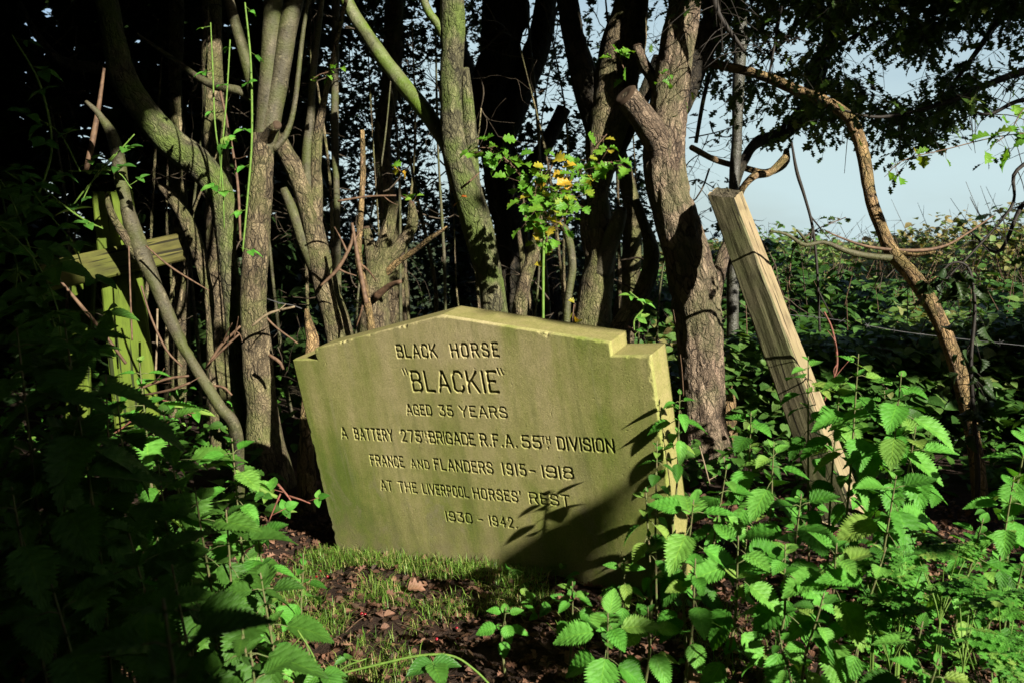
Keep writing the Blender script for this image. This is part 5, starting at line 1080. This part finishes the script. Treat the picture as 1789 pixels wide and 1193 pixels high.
for a in [('dark scrub bush just behind the post and the rugged tree', 1325, 440, 5.4, .55, .1), ('low dark bramble mound in the field right of the post', 1440, 478, 4.8, .6, .1), ('pale far scrub bush between the post and the arching stem', 1500, 420, 12, 1.3, .6), ('far scrub bush on the skyline close to the post', 1365, 404, 13, 1.3, .45), ('brownish scrub bush left of the arching stem on the skyline', 1590, 412, 9, .9, .85), ('tall dry brown scrub bush on the skyline right of the arching stem', 1690, 378, 9.5, 1.1, .95), ('scrub bush at the far right edge of the field', 1800, 366, 8, .9, .75), ('dark mound of brambles in front of the dry scrub at right', 1740, 505, 5.2, .6, .3), ('shaded bramble mound at the foot of the arching stem', 1600, 620, 3.9, .45, .1), ('leafy bush filling the gap between stone and rugged tree', 1130, 500, 5.0, .45, .1), ('dark bramble mound between arching stem and right edge', 1780, 640, 3.9, .45, .2)]: bush(*a)
# grass, fallen leaves, berries
def floor_cover():
    n = 60000; x = R_.uniform(-.80, .55, n); y = R_.uniform(1.35, 2.55, n); nz = fbm(np.stack([x*6.5, y*6.5, 0*x], -1), 81, 3)
    P0 = sw(-.555, 0, -.60); P1 = sw(.12, 0, -.595); e = unit((P1-P0)[:2]); dn = (x-P0[0])*e[1]-(y-P0[1])*e[0]; al = (x-P0[0])*e[0]+(y-P0[1])*e[1]     # dn: distance in front of the stone
    lip = (dn > .004)&(dn < .10)&(al > -.03)&(al < .75); dens = np.where(lip, 1.0, np.where(dn > 0, np.clip((nz-.47)*10, 0, .85)*np.clip(1.25-dn*.8, .4, 1), 0)); dens *= np.where(x > .15, .3, 1)*np.where(x < -.62, .3, 1)
    k = R_.random(n) < dens; x, y, lip = x[k], y[k], lip[k]; n = len(x); z = gsurf(x, y)-.004+np.where(lip, .012, 0)
    h = (.010+.036*R_.random(n)**1.6)*np.where(lip, .9, 1); az = R_.random(n)*6.28; lean = R_.uniform(.2, 1.7, n); dx, dy = np.cos(az)*lean*h, np.sin(az)*lean*h; w = R_.uniform(.0005, .0012, n)
    px_, py_ = -np.sin(az)*w, np.cos(az)*w; V = np.zeros((n, 5, 3)); b = np.stack([x, y, z], 1)
    V[:, 0] = b+np.stack([px_, py_, 0*x], 1); V[:, 1] = b-np.stack([px_, py_, 0*x], 1); mid = b+np.stack([dx*.4, dy*.4, h*.65], 1); V[:, 2] = mid-np.stack([px_, py_, 0*x], 1)*.8; V[:, 3] = mid+np.stack([px_, py_, 0*x], 1)*.8; V[:, 4] = b+np.stack([dx, dy, h*np.clip(1.15-.35*lean, .4, 1)], 1)
    o = np.arange(n)[:, None]*5; mb = MB(); mb.add(V.reshape(-1, 3), o+np.array([[3, 2, 4]]), o+np.array([[0, 1, 2, 3]]), 0, rnd=np.repeat(np.clip(R_.normal(.45, .28, n), 0, 1), 5), luv=np.zeros((n*5, 3))); kind(mb.build('short_grass', M['grass']), 'stuff')
    n = 14000; x = R_.uniform(-1.3, 1.5, n); y = R_.uniform(1.2, 2.9, n); z = gsurf(x, y)+R_.uniform(.002, .012, n); P = np.stack([x, y, z], 1); nr = unit(np.stack([R_.normal(size=n)*.45, R_.normal(size=n)*.45, np.ones(n)], 1)); dl = unit(np.stack([R_.normal(size=n), R_.normal(size=n), R_.normal(size=n)*.25], 1)); ml = MB()
    a = R_.random(n) < .5; put_leaves(ml, 'haw_lo', P[a], dl[a], nr[a], R_.uniform(.012, .032, a.sum()), R_.uniform(-.6, 1.6, a.sum()), R_.uniform(-.3, .8, a.sum()), 0, np.clip(R_.normal(.38, .25, a.sum()), 0, 1)); a = ~a
    put_leaves(ml, 'oval_lo', P[a], dl[a], nr[a], R_.uniform(.010, .030, a.sum()), R_.uniform(-.6, 2.0, a.sum()), R_.uniform(-.3, .9, a.sum()), 0, np.clip(R_.normal(.35, .25, a.sum()), 0, 1)); kind(ml.build('leaf_litter', M['litter'], None, False), 'stuff')
    for i, (lb, px, py, s, rn) in enumerate([('pinkish curled fallen leaf lying on the grass', 712, 1036, .048, .75), ('orange brown leaf standing on edge at the foot of the stone', 782, 1008, .05, .8), ('tan oak leaf at the bottom edge right of centre', 1222, 1180, .06, 1.0), ('small pale fallen leaf left on the grass below the stone', 668, 982, .035, .85), ('reddish fallen leaf near the dark hollow', 872, 1012, .035, .7), ('brown lobed leaf in the dark below the nettle bank', 1330, 1135, .05, .6), ('pale brown leaf among litter at the bottom centre', 985, 1165, .045, .75)]):
        p = ground(px, py)+[0, 0, .012]; ml = MB(); put_leaves(ml, 'haw', p, unit([math.cos(i*2.1), math.sin(i*2.1), .25]), unit([.2*math.cos(i), -.5, 1]), s, .9, .5, 0, rn); tag(ml.build('fallen_leaf', M['litter']), lb, 'leaf'); lit(p, .02)
    br = [(687, 1043), (632, 1083), (638, 1087), (792, 1088), (798, 1097), (763, 1122), (799, 1118), (886, 1155), (572, 1012), (560, 1000), (541, 1094), (1137, 1148), (690, 1024), (553, 1006), (530, 1065)]
    sp = MB(); n1, n2 = 14, 9; V = []
    for i in range(n2+1):
        ph = math.pi*i/n2; r = math.sin(ph)*(1+.06*math.cos(ph)); zz = math.cos(ph)*1.12-(.22*math.exp(-(ph/.35)**2))
        for j in range(n1): V.append((r*math.cos(6.2832*j/n1), r*math.sin(6.2832*j/n1), zz))
    f = [[i*n1+j, (i+1)*n1+j, (i+1)*n1+(j+1) % n1, i*n1+(j+1) % n1] for i in range(n2) for j in range(n1)]; sp.add(np.array(V)*.0038, None, f); src = None
    for i, (a, b) in enumerate(br):
        p = ground(a, b)
        if src is None: o = src = sp.build('hawthorn_berry', M['berry'])
        else: o = src.copy(); COL.objects.link(o)
        o.location = (p[0], p[1], float(gsurf(np.array([p[0]]), np.array([p[1]]))[0])+.010); s = .8+.4*R_.random(); o.scale = (s, s, s); o.rotation_euler = (R_.random()*2, R_.random()*2, 0)
        tag(o, 'small shiny red hawthorn berry lying on the leaf litter', 'berry', 'red berries fallen on the litter')
    GS = 'straws and fine twigs on the leaf litter'
    for i, (lb, a, b, c, e) in enumerate([('pale straw lying across the grass at centre', 690, 1095, 740, 1115), ('forked white straw right of the grass', 775, 1068, 800, 1100), ('brown twig lying low left on the litter', 604, 1112, 655, 1080), ('bent straw near the bottom centre', 800, 1170, 808, 1140), ('thin straw at the edge of the dark hollow', 930, 1082, 938, 1090), ('long pale straw slanting at bottom right of centre', 1140, 1165, 1100, 1160), ('brown twig in front of the sapling shade', 968, 1130, 985, 1150)]):
        A, B = ground(a, b)+[0, 0, .012], ground(c, e)+[0, 0, .016]; mb = MB(); tube(mb, [(*A, .0009), (*((A+B)/2+R_.normal(size=3)*.006), .0012), (*B, .0007)], 5, .01); tag(mb.build('straw', M['twig_pale' if 'brown' not in lb else 'twig']), lb, 'straw', GS)
floor_cover()
